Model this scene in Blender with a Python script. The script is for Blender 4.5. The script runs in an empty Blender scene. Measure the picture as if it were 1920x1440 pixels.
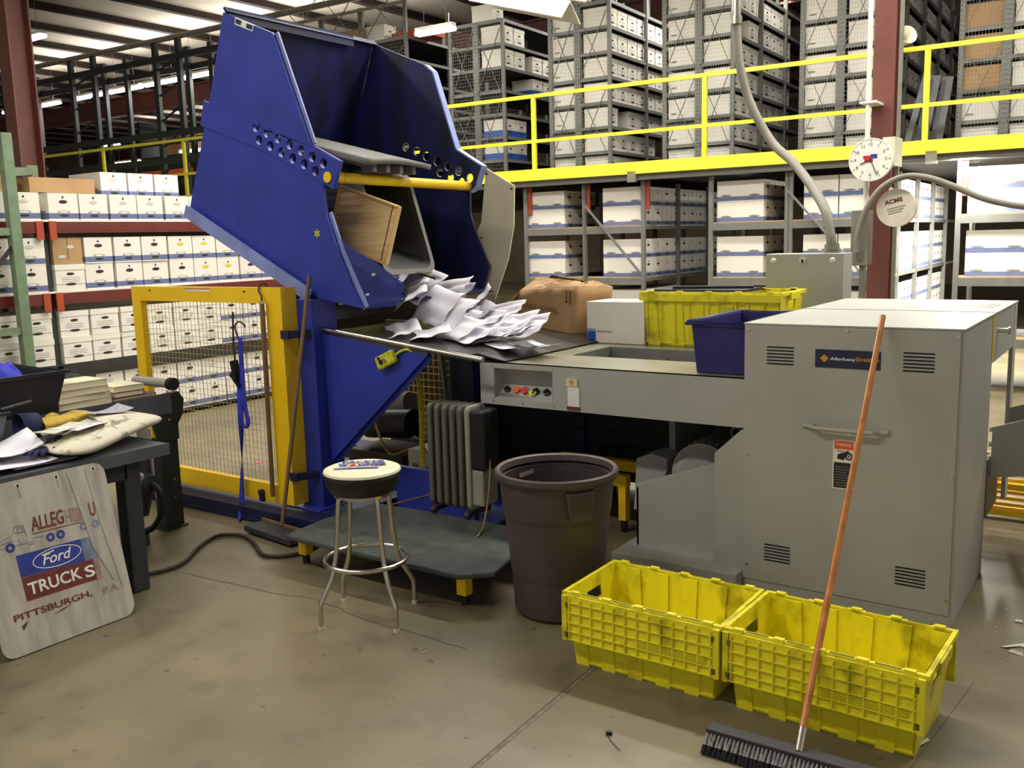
import bpy, math, random
from mathutils import Matrix, Vector, Euler
random.seed(7)
scene = bpy.context.scene
COL = scene.collection
pi = math.pi

# ------------------------------------------------------------------ camera
CAM = Vector((0, 0, 1.85))
pit, roll, yaw = .154196, -.0272163, -.6100345
fw = Vector((math.sin(yaw)*math.cos(pit), math.cos(yaw)*math.cos(pit), -math.sin(pit)))
rt = fw.cross(Vector((0, 0, 1))).normalized(); up = rt.cross(fw)
R_ = rt*math.cos(roll)+up*math.sin(roll); U_ = -rt*math.sin(roll)+up*math.cos(roll)
cd = bpy.data.cameras.new('camera'); cam = bpy.data.objects.new('camera', cd); COL.objects.link(cam)
cam.matrix_world = Matrix(((R_.x, U_.x, -fw.x, CAM.x), (R_.y, U_.y, -fw.y, CAM.y), (R_.z, U_.z, -fw.z, CAM.z), (0, 0, 0, 1)))
cd.sensor_width = 36; cd.lens = 1740.75*36/1920; cd.clip_end = 200
scene.camera = cam
scene.view_settings.view_transform = 'Standard'; scene.view_settings.look = 'None'
scene.view_settings.gamma = 1; scene.view_settings.use_curve_mapping = False
scene.view_settings.exposure = 0.14

# ------------------------------------------------------------------ world, lamps and added fill lights
w = bpy.data.worlds.new('hall_air'); scene.world = w; w.use_nodes = True
w.node_tree.nodes['Background'].inputs[0].default_value = (1.0, .95, .88, 1)
w.node_tree.nodes['Background'].inputs[1].default_value = .34

def area(name, loc, sx, sy, power, col=(1, .965, .885), rot=(0, 0, 0)):
    l = bpy.data.lights.new(name, 'AREA'); l.shape = 'RECTANGLE'; l.size = sx; l.size_y = sy
    l.energy = power; l.color = col
    o = bpy.data.objects.new(name, l); o.location = loc; o.rotation_euler = rot; COL.objects.link(o); return o
area('lamp_row_far_left', (-17.5, 13.2, 5.42), 13, .25, 480)
area('fill_far_left_up', (-18.5, 13.2, 5.62), 13, .25, 210, rot=(pi, 0, 0))  # added uplight, brightens the roof lining as upward spill of the tubes
area('fill_deck_up', (-5, 14, 5.9), 15, .25, 60, rot=(pi, 0, 0))  # uplight added to brighten the roof above the deck, no fixture
area('lamp_row_far_right', (-7.5, 13.9, 5.9), 7, .25, 260)
area('fill_distant', (-24, 22, 6.0), 14, .3, 420)  # fill added to lift the black background beyond the racks
area('fill_distant_up', (-24, 21, 6.0), 14, .3, 90, rot=(pi, 0, 0))  # added upward fill for the roof deep in the hall
area('lamp_row_machine', (-2.6, 6.9, 5.6), 9, .3, 360)
area('fill_deck', (-4.5, 9.6, 5.7), 15, .3, 500)  # fill added in front of the deck to brighten the box fronts
area('lamp_row_rack', (-7.2, 5.6, 5.3), .3, 5, 135)
area('lamp_row_front', (-5.4, .2, 5.6), 6, .3, 225)
area('lamp_row_right', (1.4, 10, 5.4), .3, 6, 90)
area('lamp_under_deck', (-1.85, 13.3, 2.6), .25, 4.5, 620, (1, .98, .9))
area('lamp_under_deck_rear', (-4.85, 13.0, 2.6), .2, 3, 8)
area('lamp_aisle_upper', (-5.85, 15.0, 5.9), .3, 5, 60)

# ------------------------------------------------------------------ materials
def lin(c):
    return tuple(((v/255)/12.92 if v/255 <= .04045 else ((v/255+.055)/1.055)**2.4) for v in c)
MATS = {}
def mat(name, rgb, rough=.5, metal=0., var=.12, scale=6., bump=0., bscale=60., rgb2=None, lo=.35, hi=.65, detail=4., stretch=None, coat=0., alpha=1., trans=0.):
    m = bpy.data.materials.new(name); m.use_nodes = True; nt = m.node_tree; b = nt.nodes['Principled BSDF']
    tc = nt.nodes.new('ShaderNodeTexCoord'); src = tc.outputs['Object']
    if stretch:
        mp = nt.nodes.new('ShaderNodeMapping'); mp.inputs['Scale'].default_value = stretch
        nt.links.new(src, mp.inputs[0]); src = mp.outputs[0]
    n = nt.nodes.new('ShaderNodeTexNoise'); n.inputs['Scale'].default_value = scale; n.inputs['Detail'].default_value = detail
    nt.links.new(src, n.inputs['Vector'])
    r = nt.nodes.new('ShaderNodeValToRGB'); c = lin(rgb)
    c1 = tuple(max(0, v*(1-var)) for v in c); c2 = lin(rgb2) if rgb2 else tuple(min(1, v*(1+var)) for v in c)
    r.color_ramp.elements[0].position = lo; r.color_ramp.elements[1].position = hi
    r.color_ramp.elements[0].color = (*c1, 1); r.color_ramp.elements[1].color = (*c2, 1)
    nt.links.new(n.outputs['Fac'], r.inputs[0]); nt.links.new(r.outputs[0], b.inputs['Base Color'])
    b.inputs['Roughness'].default_value = rough; b.inputs['Metallic'].default_value = metal
    if coat: b.inputs['Coat Weight'].default_value = coat
    if alpha < 1: b.inputs['Alpha'].default_value = alpha
    if trans: b.inputs['Transmission Weight'].default_value = trans
    if bump:
        n2 = nt.nodes.new('ShaderNodeTexNoise'); n2.inputs['Scale'].default_value = bscale; nt.links.new(src, n2.inputs['Vector'])
        bp = nt.nodes.new('ShaderNodeBump'); bp.inputs['Strength'].default_value = bump; bp.inputs['Distance'].default_value = .01
        nt.links.new(n2.outputs['Fac'], bp.inputs['Height']); nt.links.new(bp.outputs[0], b.inputs['Normal'])
    MATS[name] = m; return m
def glow(name, rgb, strength):
    m = bpy.data.materials.new(name); m.use_nodes = True; b = m.node_tree.nodes['Principled BSDF']
    b.inputs['Base Color'].default_value = (*lin(rgb), 1); b.inputs['Emission Color'].default_value = (*lin(rgb), 1)
    b.inputs['Emission Strength'].default_value = strength; MATS[name] = m; return m
mat('grey_paint', (174, 174, 167), .48, var=.05, scale=3, bump=.04, bscale=220)
mat('grey_paint_dark', (114, 115, 110), .5, var=.08)
mat('grey_pipe', (128, 124, 112), .5, var=.1, scale=5)
mat('slot_black', (16, 16, 15), .8)
mat('screw', (225, 222, 205), .25, 1., var=.05)
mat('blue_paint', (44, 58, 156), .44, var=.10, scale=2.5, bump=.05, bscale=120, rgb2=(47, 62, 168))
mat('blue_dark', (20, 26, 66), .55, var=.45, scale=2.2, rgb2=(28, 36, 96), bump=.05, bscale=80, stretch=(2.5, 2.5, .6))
mat('navy_frame', (22, 28, 70), .5, var=.15)
mat('blue_edge_lit', (132, 146, 205), .4, var=.15)  # the ledge's lit look is put into this pale flange colour
mat('yellow_gate', (255, 206, 22), .42, var=.06, scale=4)
mat('wire_gate', (206, 184, 110), .5, var=.1)
mat('wire_dark', (196, 172, 96), .5, var=.1)
mat('yellow_rail', (246, 234, 62), .4, var=.05)
mat('tote_yellow', (226, 212, 30), .42, var=.42, scale=7, lo=.30, hi=.47, rgb2=(240, 228, 36), bump=.06, bscale=90, detail=7)
mat('tote_dirt', (96, 92, 34), .7, var=.2)
mat('navy_plastic', (44, 38, 104), .5, var=.1, bump=.1, bscale=300)
mat('crate_black', (26, 27, 38), .55, var=.2)
mat('blue_cloth', (56, 60, 190), .85, var=.3, scale=14, bump=.3, bscale=40)
mat('green_cloth', (32, 48, 44), .85, var=.3, scale=12, bump=.3, bscale=40)
mat('can_brown', (74, 62, 57), .5, var=.10, scale=5, bump=.12, bscale=200)
mat('can_inner', (62, 52, 47), .6, var=.1)
mat('label_grey', (150, 140, 128), .6)
mat('chrome', (205, 200, 190), .24, 1., var=.05)
mat('steel_brushed', (104, 102, 98), .30, .85, var=.28, scale=2.5, stretch=(1, 6, 1), bump=.04, bscale=140)
mat('steel_top', (150, 148, 128), .3, .35, var=.2, scale=3)
mat('vinyl_black', (26, 25, 24), .45, var=.15)
mat('cushion_cream', (238, 232, 196), .4, var=.03)
mat('ink_blue', (44, 56, 140), .6, var=.2)
mat('ink_red', (205, 50, 50), .6, var=.1)
mat('mat_rubber', (66, 72, 66), .75, var=.25, scale=9, bump=.5, bscale=110)
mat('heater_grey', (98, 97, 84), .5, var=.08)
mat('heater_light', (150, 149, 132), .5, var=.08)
mat('black_plastic', (24, 24, 26), .45, var=.2)
mat('rubber_hose', (52, 42, 34), .6, var=.2)
mat('coil_yellow', (255, 230, 50), .45, var=.08)
mat('pendant_yellow', (205, 205, 40), .45, var=.25, scale=30)
mat('cable_tan', (150, 125, 80), .7)
mat('wood_pole', (128, 98, 62), .6, var=.2, scale=8, stretch=(1, 1, .2))
mat('wood_orange', (190, 120, 60), .3, var=.2, scale=20, stretch=(1, 1, .12), coat=.4)
mat('board_oak', (232, 194, 128), .5, var=.16, scale=7, stretch=(.35, 1, 6), rgb2=(242, 208, 146), bump=.05)
mat('board_edge', (216, 178, 116), .55, var=.1)
mat('bristle', (158, 156, 154), .9, var=.3, scale=60)
mat('bristle_dark', (26, 25, 26), .9, var=.3)  # black bristle tips, with the shadow below painted into the same band
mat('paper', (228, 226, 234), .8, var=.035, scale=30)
mat('paper_print_shade', (172, 170, 182), .8, var=.3, scale=60)  # grey for printed paper, also for sheets with shade painted in
mat('photo_dark', (48, 56, 46), .5, var=.6, scale=25)
mat('cardboard', (170, 136, 94), .8, var=.10, scale=3, bump=.06)
mat('cardboard_dark', (120, 86, 50), .8, var=.12)
mat('cardboard_ink', (70, 52, 36), .8)
mat('box_white', (226, 221, 210), .75, var=.04, scale=2)
mat('box_offwhite', (196, 190, 178), .75, var=.05, scale=2)  # off-white for closed handholds, carton top and carton marks
mat('box_blue', (100, 110, 148), .7, var=.12, scale=14)
mat('box_blue_deep', (38, 84, 170), .6, var=.08)
mat('box_ink', (44, 42, 42), .8, var=.2)
mat('box_grey', (132, 128, 122), .8, var=.2, scale=40)
mat('box_yellow', (214, 196, 60), .7)
mat('box_red', (178, 64, 52), .7)
mat('rack_grey', (112, 112, 106), .5, var=.08)
mat('rack_light', (160, 158, 148), .5, var=.1)
mat('rack_wood', (178, 150, 104), .8, var=.15)
mat('rack_dark', (44, 42, 38), .7, var=.2)
mat('rack_red', (100, 34, 25), .5, var=.12, scale=5)
mat('rack_orange', (168, 68, 38), .5, var=.1)
mat('rack_green', (112, 132, 102), .5, var=.12, scale=12)
mat('rack_green_dark', (38, 44, 40), .5, var=.15)
mat('leg_green', (42, 54, 46), .5, var=.15)
mat('column_brown', (112, 64, 54), .55, var=.10, scale=5)
mat('purlin_brown', (44, 29, 25), .7, var=.12)
mat('insulation', (208, 196, 180), .8, var=.10, scale=.6, bump=.4, bscale=1.2)
mat('wall_dark', (120, 104, 84), .9, var=.3, scale=.5)
mat('clock_white', (240, 238, 226), .4, var=.02)
mat('disc_white', (216, 208, 190), .5, var=.08, scale=14)
mat('disc_ink', (100, 58, 46), .6)
mat('decal_navy', (38, 40, 74), .4)
mat('gold', (220, 158, 40), .4)
mat('white_ink', (238, 236, 226), .5)
mat('warn_orange', (226, 98, 50), .5)
mat('sign_white', (170, 164, 152), .45, var=.20, scale=5, rgb2=(196, 190, 178), lo=.3, hi=.6, stretch=(1, 3, .5))
mat('sign_dirt', (160, 152, 136), .5, var=.15, scale=12)
mat('sign_maroon', (112, 48, 42), .5, var=.22, scale=18)
mat('sign_blue', (44, 62, 152), .45, var=.2, scale=12)
mat('sign_fade', (120, 128, 150), .5, var=.2, scale=20)
mat('sign_fade_red', (158, 132, 124), .5, var=.2, scale=20)
mat('sign_rust', (80, 62, 42), .7)
mat('table_grey', (92, 94, 98), .42, .2, var=.15, scale=5)
mat('table_dark', (50, 50, 52), .6, var=.1)
mat('cream_plastic', (214, 208, 184), .5, var=.05, scale=4)
mat('bin_grey', (112, 110, 103), .55, var=.06)
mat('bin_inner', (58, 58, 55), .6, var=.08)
mat('bag_cream', (206, 198, 168), .6, var=.55, scale=11, lo=.37, hi=.46, rgb2=(218, 212, 188), bump=.2, bscale=12)
mat('book_page', (230, 222, 190), .8, var=.04)
mat('book_brown', (110, 72, 58), .7)
mat('glove_yellow', (196, 164, 64), .8, var=.2)
mat('glove_blue', (36, 40, 84), .8, var=.3)
mat('button_red', (190, 40, 40), .35)
mat('button_orange', (240, 90, 20), .35)
mat('tape_cream', (226, 210, 170), .6)
mat('motor_grey', (176, 177, 166), .5, var=.08)
mat('litter', (214, 210, 196), .8)
mat('litter_pink', (226, 84, 130), .7)
mat('floor_crack', (78, 72, 58), .9)
mat('floor_seam', (118, 110, 92), .8, var=.3, scale=30)
mat('beam_grey', (78, 79, 76), .5)
mat('arm_navy', (20, 22, 40), .3, coat=.3)
mat('sprinkler_pipe', (140, 132, 122), .5, var=.1)
glow('tube_glow', (255, 250, 240), 14.)
mat('lamp_white', (226, 222, 210), .5)
mat('clear_panel', (52, 66, 150), .12, alpha=.45)
# floor: concrete with soft blotches and small dark spots
def floor_material():
    m = bpy.data.materials.new('floor_concrete'); m.use_nodes = True; nt = m.node_tree; b = nt.nodes['Principled BSDF']
    tc = nt.nodes.new('ShaderNodeTexCoord')
    def noise(s, d): n = nt.nodes.new('ShaderNodeTexNoise'); n.inputs['Scale'].default_value = s; n.inputs['Detail'].default_value = d; nt.links.new(tc.outputs['Object'], n.inputs['Vector']); return n.outputs['Fac']
    def ramp(f, p0, c0, p1, c1):
        r = nt.nodes.new('ShaderNodeValToRGB'); r.color_ramp.elements[0].position = p0; r.color_ramp.elements[1].position = p1
        r.color_ramp.elements[0].color = (*c0, 1); r.color_ramp.elements[1].color = (*c1, 1); nt.links.new(f, r.inputs[0]); return r.outputs[0]
    base = ramp(noise(1.3, 7), .35, lin((106, 98, 75)), .66, lin((133, 122, 94)))
    blot = ramp(noise(4.5, 5), .54, (1, 1, 1), .70, (.78, .77, .75))
    spot = ramp(noise(15, 2), .70, (1, 1, 1), .745, (.5, .47, .42))
    fine = ramp(noise(120, 3), .3, (.93, .93, .93), .7, (1.05, 1.05, 1.05))
    def mul(a, c): x = nt.nodes.new('ShaderNodeMix'); x.data_type = 'RGBA'; x.blend_type = 'MULTIPLY'; x.inputs[0].default_value = 1; nt.links.new(a, x.inputs[6]); nt.links.new(c, x.inputs[7]); return x.outputs[2]
    nt.links.new(mul(mul(mul(base, blot), spot), fine), b.inputs['Base Color'])
    b.inputs['Roughness'].default_value = .42
    bp = nt.nodes.new('ShaderNodeBump'); bp.inputs['Strength'].default_value = .08; nt.links.new(noise(30, 6), bp.inputs['Height']); nt.links.new(bp.outputs[0], b.inputs['Normal'])
    MATS['floor_concrete'] = m
floor_material()

# ------------------------------------------------------------------ mesh builder
def axes(z, hint=None):
    z = Vector(z).normalized(); h = Vector(hint) if hint else (Vector((0, 0, 1)) if abs(z.z) < .95 else Vector((1, 0, 0)))
    x = h.cross(z).normalized(); return x, z.cross(x), z
class MB:
    def __init__(s, T=None): s.v = []; s.f = []; s.m = []; s.s = []; s.T = T
    def add(s, vs, fs, mi=0, sm=False):
        o = len(s.v); s.v += [(s.T @ Vector(v)) if s.T else Vector(v) for v in vs]
        for f in fs: s.f.append([i+o for i in f]); s.m.append(mi); s.s.append(sm)
        return s
    def box(s, x0, x1, y0, y1, z0, z1, mi=0):
        return s.add([(x0, y0, z0), (x1, y0, z0), (x1, y1, z0), (x0, y1, z0), (x0, y0, z1), (x1, y0, z1), (x1, y1, z1), (x0, y1, z1)],
                     [(0, 3, 2, 1), (4, 5, 6, 7), (0, 1, 5, 4), (1, 2, 6, 5), (2, 3, 7, 6), (3, 0, 4, 7)], mi)
    def frustum(s, b, t, z0, z1, mi=0, open_top=False):   # b,t = (x0,x1,y0,y1)
        vs = [(b[0], b[2], z0), (b[1], b[2], z0), (b[1], b[3], z0), (b[0], b[3], z0), (t[0], t[2], z1), (t[1], t[2], z1), (t[1], t[3], z1), (t[0], t[3], z1)]
        fs = [(0, 3, 2, 1), (0, 1, 5, 4), (1, 2, 6, 5), (2, 3, 7, 6), (3, 0, 4, 7)]
        if not open_top: fs.append((4, 5, 6, 7))
        return s.add(vs, fs, mi)
    def bar(s, p, q, w, h=None, mi=0, hint=None):
        p, q = Vector(p), Vector(q); h = h or w; x, y, z = axes(q-p, hint); vs = []
        for c in (p, q):
            for a, b in ((-1, -1), (1, -1), (1, 1), (-1, 1)): vs.append(c+x*a*w/2+y*b*h/2)
        return s.add(vs, [(0, 3, 2, 1), (4, 5, 6, 7), (0, 1, 5, 4), (1, 2, 6, 5), (2, 3, 7, 6), (3, 0, 4, 7)], mi)
    def cone(s, p, q, r0, r1, n=16, mi=0, caps=True):
        p, q = Vector(p), Vector(q); x, y, z = axes(q-p); vs = []
        for c, r in ((p, r0), (q, r1)):
            for i in range(n): a = 2*pi*i/n; vs.append(c+x*math.cos(a)*r+y*math.sin(a)*r)
        s.add(vs, [(i, (i+1) % n, n+(i+1) % n, n+i) for i in range(n)], mi, True)
        if caps: s.add(vs[:n], [tuple(range(n))[::-1]], mi); s.add(vs[n:], [tuple(range(n))], mi)
        return s
    def cyl(s, p, q, r, n=16, mi=0, caps=True): return s.cone(p, q, r, r, n, mi, caps)
    def tube(s, pts, r, n=10, mi=0, closed=False):
        P = [Vector(p) for p in pts]; N = len(P); vs = []; x = None
        rs = r if isinstance(r, (list, tuple)) else [r]*N
        for i in range(N):
            if closed: t = P[(i+1) % N]-P[i-1]
            else: t = P[min(i+1, N-1)]-P[max(i-1, 0)]
            t.normalize()
            if x is None: x = axes(t)[0]
            x = (x-t*x.dot(t)).normalized(); y = t.cross(x)
            for k in range(n): a = 2*pi*k/n; vs.append(P[i]+(x*math.cos(a)+y*math.sin(a))*rs[i])
        fs = []
        for i in range(N if closed else N-1):
            j = (i+1) % N
            for k in range(n): fs.append((i*n+k, i*n+(k+1) % n, j*n+(k+1) % n, j*n+k))
        s.add(vs, fs, mi, True)
        if not closed: s.add(vs[:n], [tuple(range(n))[::-1]], mi); s.add(vs[-n:], [tuple(range(n))], mi)
        return s
    def poly(s, pts, depth, mi=0):      # planar 3-D outline pushed along depth vector
        P = [Vector(p) for p in pts]; d = Vector(depth); n = len(P)
        nrm = Vector((0, 0, 0))
        for i in range(n): nrm += P[i].cross(P[(i+1) % n])
        if nrm.dot(d) > 0: P = P[::-1]
        return s.add(P+[p+d for p in P], [tuple(range(n)), tuple(range(2*n-1, n-1, -1))]+[(i, n+i, n+(i+1) % n, (i+1) % n) for i in range(n)], mi)
    def face(s, pts, mi=0): return s.add(pts, [tuple(range(len(pts)))], mi)
    def disc(s, c, ax, ay, rx, ry, n=16, mi=0):
        c, ax, ay = Vector(c), Vector(ax), Vector(ay)
        return s.face([c+ax*rx*math.cos(2*pi*i/n)+ay*ry*math.sin(2*pi*i/n) for i in range(n)], mi)
    def ring(s, c, ax, ay, r0, r1, n=24, mi=0, ry=1.):
        c, ax, ay = Vector(c), Vector(ax), Vector(ay); vs = []
        for r in (r0, r1):
            for i in range(n): a = 2*pi*i/n; vs.append(c+ax*r*math.cos(a)+ay*r*ry*math.sin(a))
        return s.add(vs, [(i, n+i, n+(i+1) % n, (i+1) % n)[::-1] for i in range(n)], mi)
    def lathe(s, prof, c=(0, 0, 0), n=32, mi=0, mis=None):
        c = Vector(c); vs = []
        for r, z in prof:
            for i in range(n): a = 2*pi*i/n; vs.append(c+Vector((r*math.cos(a), r*math.sin(a), z)))
        for k in range(len(prof)-1):
            s.add(vs[k*n:(k+2)*n], [(i, (i+1) % n, n+(i+1) % n, n+i) for i in range(n)], mis[k] if mis else mi, True)
        return s
    def grid(s, fn, nu, nv, mi=0, sm=True):
        vs = [fn(i/nu, j/nv) for j in range(nv+1) for i in range(nu+1)]
        return s.add(vs, [(j*(nu+1)+i, j*(nu+1)+i+1, (j+1)*(nu+1)+i+1, (j+1)*(nu+1)+i) for j in range(nv) for i in range(nu)], mi, sm)
    def mesh(s, name, mats):
        me = bpy.data.meshes.new(name); me.from_pydata([tuple(v) for v in s.v], [], s.f)
        for k in mats: me.materials.append(MATS[k])
        me.polygons.foreach_set('material_index', s.m); me.polygons.foreach_set('use_smooth', s.s); me.update(); return me
def xf(o):
    return Matrix.Translation(o.location) @ o.rotation_euler.to_matrix().to_4x4()
def part(name, mb, mats, parent, bevel=0, solid=0, local=False, world_of=None, label=None, sub=0):
    """one mesh object; vertices given in world coordinates unless local; parent may itself be a part"""
    if isinstance(mats, str): mats = [mats]
    inv = None
    if parent is not None and not local:
        root = parent.parent if parent.parent else parent
        inv = xf(root).inverted()
        if parent.parent: inv = (Matrix.Translation(parent.location)).inverted() @ inv
    if inv: mb.v = [inv @ v for v in mb.v]
    o = bpy.data.objects.new(name, mb.mesh(name, mats)); COL.objects.link(o)
    if parent is not None: o.parent = parent
    fin(o, bevel, solid, sub)
    if label: o['label'] = label
    return o
def fin(o, bevel=0, solid=0, sub=0):
    if solid: md = o.modifiers.new('thick', 'SOLIDIFY'); md.thickness = solid; md.offset = 0
    if bevel: md = o.modifiers.new('bevel', 'BEVEL'); md.width = bevel; md.segments = 2; md.limit_method = 'ANGLE'; md.angle_limit = .6; md.harden_normals = False
    if sub: md = o.modifiers.new('soft', 'SUBSURF'); md.levels = sub; md.render_levels = sub
def tag(o, label, cat, group=None, kind=None):
    if label: o['label'] = label
    if cat: o['category'] = cat
    if group: o['group'] = group
    if kind: o['kind'] = kind
    return o
def thing(name, loc, label, cat, group=None, rz=0.):
    o = bpy.data.objects.new(name, None); COL.objects.link(o); o.empty_display_size = .1
    o.location = loc; o.rotation_euler = (0, 0, rz); return tag(o, label, cat, group)
def solo(name, mb, mats, loc, label, cat, group=None, kind=None, bevel=0, solid=0, sub=0, rz=0.):
    """a top-level thing that is one mesh; vertices in world coordinates, origin set at loc"""
    if isinstance(mats, str): mats = [mats]
    inv = (Matrix.Translation(loc) @ Matrix.Rotation(rz, 4, 'Z')).inverted(); mb.v = [inv @ v for v in mb.v]
    o = bpy.data.objects.new(name, mb.mesh(name, mats)); COL.objects.link(o); o.location = loc; o.rotation_euler = (0, 0, rz)
    fin(o, bevel, solid, sub); return tag(o, label, cat, group, kind)
def text_mb(mb, s, o, ax, ay, w=None, h=None, mi=0, shear=0., lift=0.001, center=False, bold=0.0):
    """lettering as flat mesh: baseline start o, writing direction ax, up ay, total width w, cap height h"""
    cu = bpy.data.curves.new('t', 'FONT'); cu.body = s; cu.shear = shear; cu.resolution_u = 3; cu.offset = bold
    ob = bpy.data.objects.new('t', cu); COL.objects.link(ob); bpy.context.view_layer.update()
    me = bpy.data.meshes.new_from_object(ob.evaluated_get(bpy.context.evaluated_depsgraph_get()))
    vs = [v.co.copy() for v in me.vertices]; fs = [tuple(p.vertices) for p in me.polygons]
    bpy.data.objects.remove(ob); bpy.data.curves.remove(cu); bpy.data.meshes.remove(me)
    if not vs: return
    x0 = min(v.x for v in vs); x1 = max(v.x for v in vs); y1 = max(v.y for v in vs); y0 = min(v.y for v in vs)
    kx = w/(x1-x0) if w else h/(y1-y0); ky = h/(y1-min(0, y0)) if h else kx
    ax, ay = Vector(ax), Vector(ay); n = ax.cross(ay).normalized(); o = Vector(o)
    if center: o = o-ax*(x1-x0)*kx/2
    mb.add([o+ax*(v.x-x0)*kx+ay*v.y*ky+n*lift for v in vs], fs, mi)
def plate_with_holes(mb, outline, holes, y0, y1, mi=0):
    """outline and holes in (x,z); the plate spans y0..y1; holes are real openings"""
    cu = bpy.data.curves.new('p', 'CURVE'); cu.dimensions = '2D'; cu.fill_mode = 'BOTH'; cu.extrude = (y1-y0)/2
    def spl(pts):
        sp = cu.splines.new('POLY'); sp.points.add(len(pts)-1); sp.use_cyclic_u = True
        for i, (a, b) in enumerate(pts): sp.points[i].co = (a, b, 0, 1)
    spl(outline)
    for (hx, hz, r) in holes: spl([(hx+r*math.cos(2*pi*k/18), hz+r*math.sin(2*pi*k/18)) for k in range(18)])
    ob = bpy.data.objects.new('p', cu); COL.objects.link(ob); bpy.context.view_layer.update()
    me = bpy.data.meshes.new_from_object(ob.evaluated_get(bpy.context.evaluated_depsgraph_get()))
    vs = [(v.co.x, (y0+y1)/2-v.co.z, v.co.y) for v in me.vertices]; fs = [tuple(p.vertices) for p in me.polygons]
    bpy.data.objects.remove(ob); bpy.data.curves.remove(cu); bpy.data.meshes.remove(me)
    mb.add(vs, fs, mi)
def bez(pts, n=8):
    """Catmull-Rom through points"""
    P = [Vector(p) for p in pts]; P = [P[0]*2-P[1]]+P+[P[-1]*2-P[-2]]; out = []
    for i in range(1, len(P)-2):
        for k in range(n):
            t = k/n; a, b, c, d = P[i-1:i+3]
            out.append(.5*((2*b)+(c-a)*t+(2*a-5*b+4*c-d)*t*t+(3*b-a-3*c+d)*t**3))
    out.append(P[-2]); return out
ORD = ['first', 'second', 'third', 'fourth', 'fifth', 'sixth', 'seventh', 'eighth', 'ninth', 'tenth', 'eleventh', 'twelfth', 'thirteenth', 'fourteenth', 'fifteenth']

# ================================================================== SETTING
mb = MB(); mb.face([(-42, -4, 0), (10, -4, 0), (10, 34, 0), (-42, 34, 0)])
o = part('floor', mb, 'floor_concrete', None); tag(o, 'worn beige concrete warehouse floor', None, kind='structure')
mb = MB(); mb.box(-42, 10, -4, 34, 6.55, 6.6); o = part('ceiling', mb, 'insulation', None); tag(o, 'pale insulated roof lining', None, kind='structure')
mb = MB(); mb.box(-42, 10, 33.9, 34.1, 0, 6.6); o = part('wall_back', mb, 'wall_dark', None); tag(o, 'dim far wall', None, kind='structure')
mb = MB(); mb.box(-42.2, -42, -4, 34, 0, 6.6); o = part('wall_left', mb, 'wall_dark', None); tag(o, 'dim left wall', None, kind='structure')
for i in range(30):
    x = -40.2+i*1.6
    mb = MB(); mb.box(x-.04, x+.04, -4, 34, 6.42, 6.55); mb.box(x-.04, x+.10, -4, 34, 6.405, 6.42)
    o = part('trim_%d' % (i+1), mb, 'purlin_brown', None); tag(o, 'brown roof purlin', None, kind='structure')
for k, y in enumerate((9.2, 17.2, 25.2)):
    mb = MB(); mb.box(-42, 10, y-.12, y+.12, 6.36, 6.40); mb.box(-42, 10, y-.02, y+.02, 5.90, 6.36); mb.box(-42, 10, y-.12, y+.12, 5.86, 5.90)
    if k == 0: continue
    o = part('trim_%d' % (40+k), mb, 'column_brown', None); tag(o, 'brown roof girder', None, kind='structure')
# slab joints and hairline crack (kept as narrow inlays in the slab surface)
mb = MB()
def strip(mb, pts, w, z=.0012, mi=0):
    P = [Vector((p[0], p[1], z)) for p in pts]
    for a, b in zip(P[:-1], P[1:]):
        d = (b-a).normalized(); n = Vector((-d.y, d.x, 0))*w/2; mb.face([a-n, b-n, b+n, a+n], mi)
strip(mb, [(-1.88, -1), (-1.886, 2.4), (-1.915, 3.3), (-1.93, 20)], .022, mi=0); strip(mb, [(-1.888, -1), (-1.894, 2.4), (-1.923, 3.3), (-1.938, 20)], .005, z=.0016, mi=1)
strip(mb, [(-.60, 3.2), (-.571, 3.5), (-.52, 4.0)], .0025, mi=1)
r = random.Random(3); pts = []
for (a, b) in zip([(-4.6, 3.10), (-3.948, 3.154), (-3.529, 3.228), (-3.20, 3.16), (-2.925, 3.159), (-2.681, 3.165)], [(-3.948, 3.154), (-3.529, 3.228), (-3.20, 3.16), (-2.925, 3.159), (-2.681, 3.165), (-2.44, 3.15)]):
    for t in (0, .25, .5, .75): pts.append((a[0]+(b[0]-a[0])*t, a[1]+(b[1]-a[1])*t+r.uniform(-.012, .012)))
strip(mb, pts, .004, mi=1)
o = part('trim_50', mb, ['floor_seam', 'floor_crack'], None); tag(o, 'slab joint and hairline cracks in the floor', None, kind='structure')

# --- mezzanine frame of reference: runs almost parallel to the machine
MA = math.radians(2.11); ME = Vector((math.cos(MA), math.sin(MA), 0)); MN = Vector((-math.sin(MA), math.cos(MA), 0))
def F(s, d, z): return ME*s+MN*d+Vector((0, 0, z))
FM = Matrix(((ME.x, MN.x, 0, 0), (ME.y, MN.y, 0, 0), (0, 0, 1, 0), (0, 0, 0, 1)))

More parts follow.
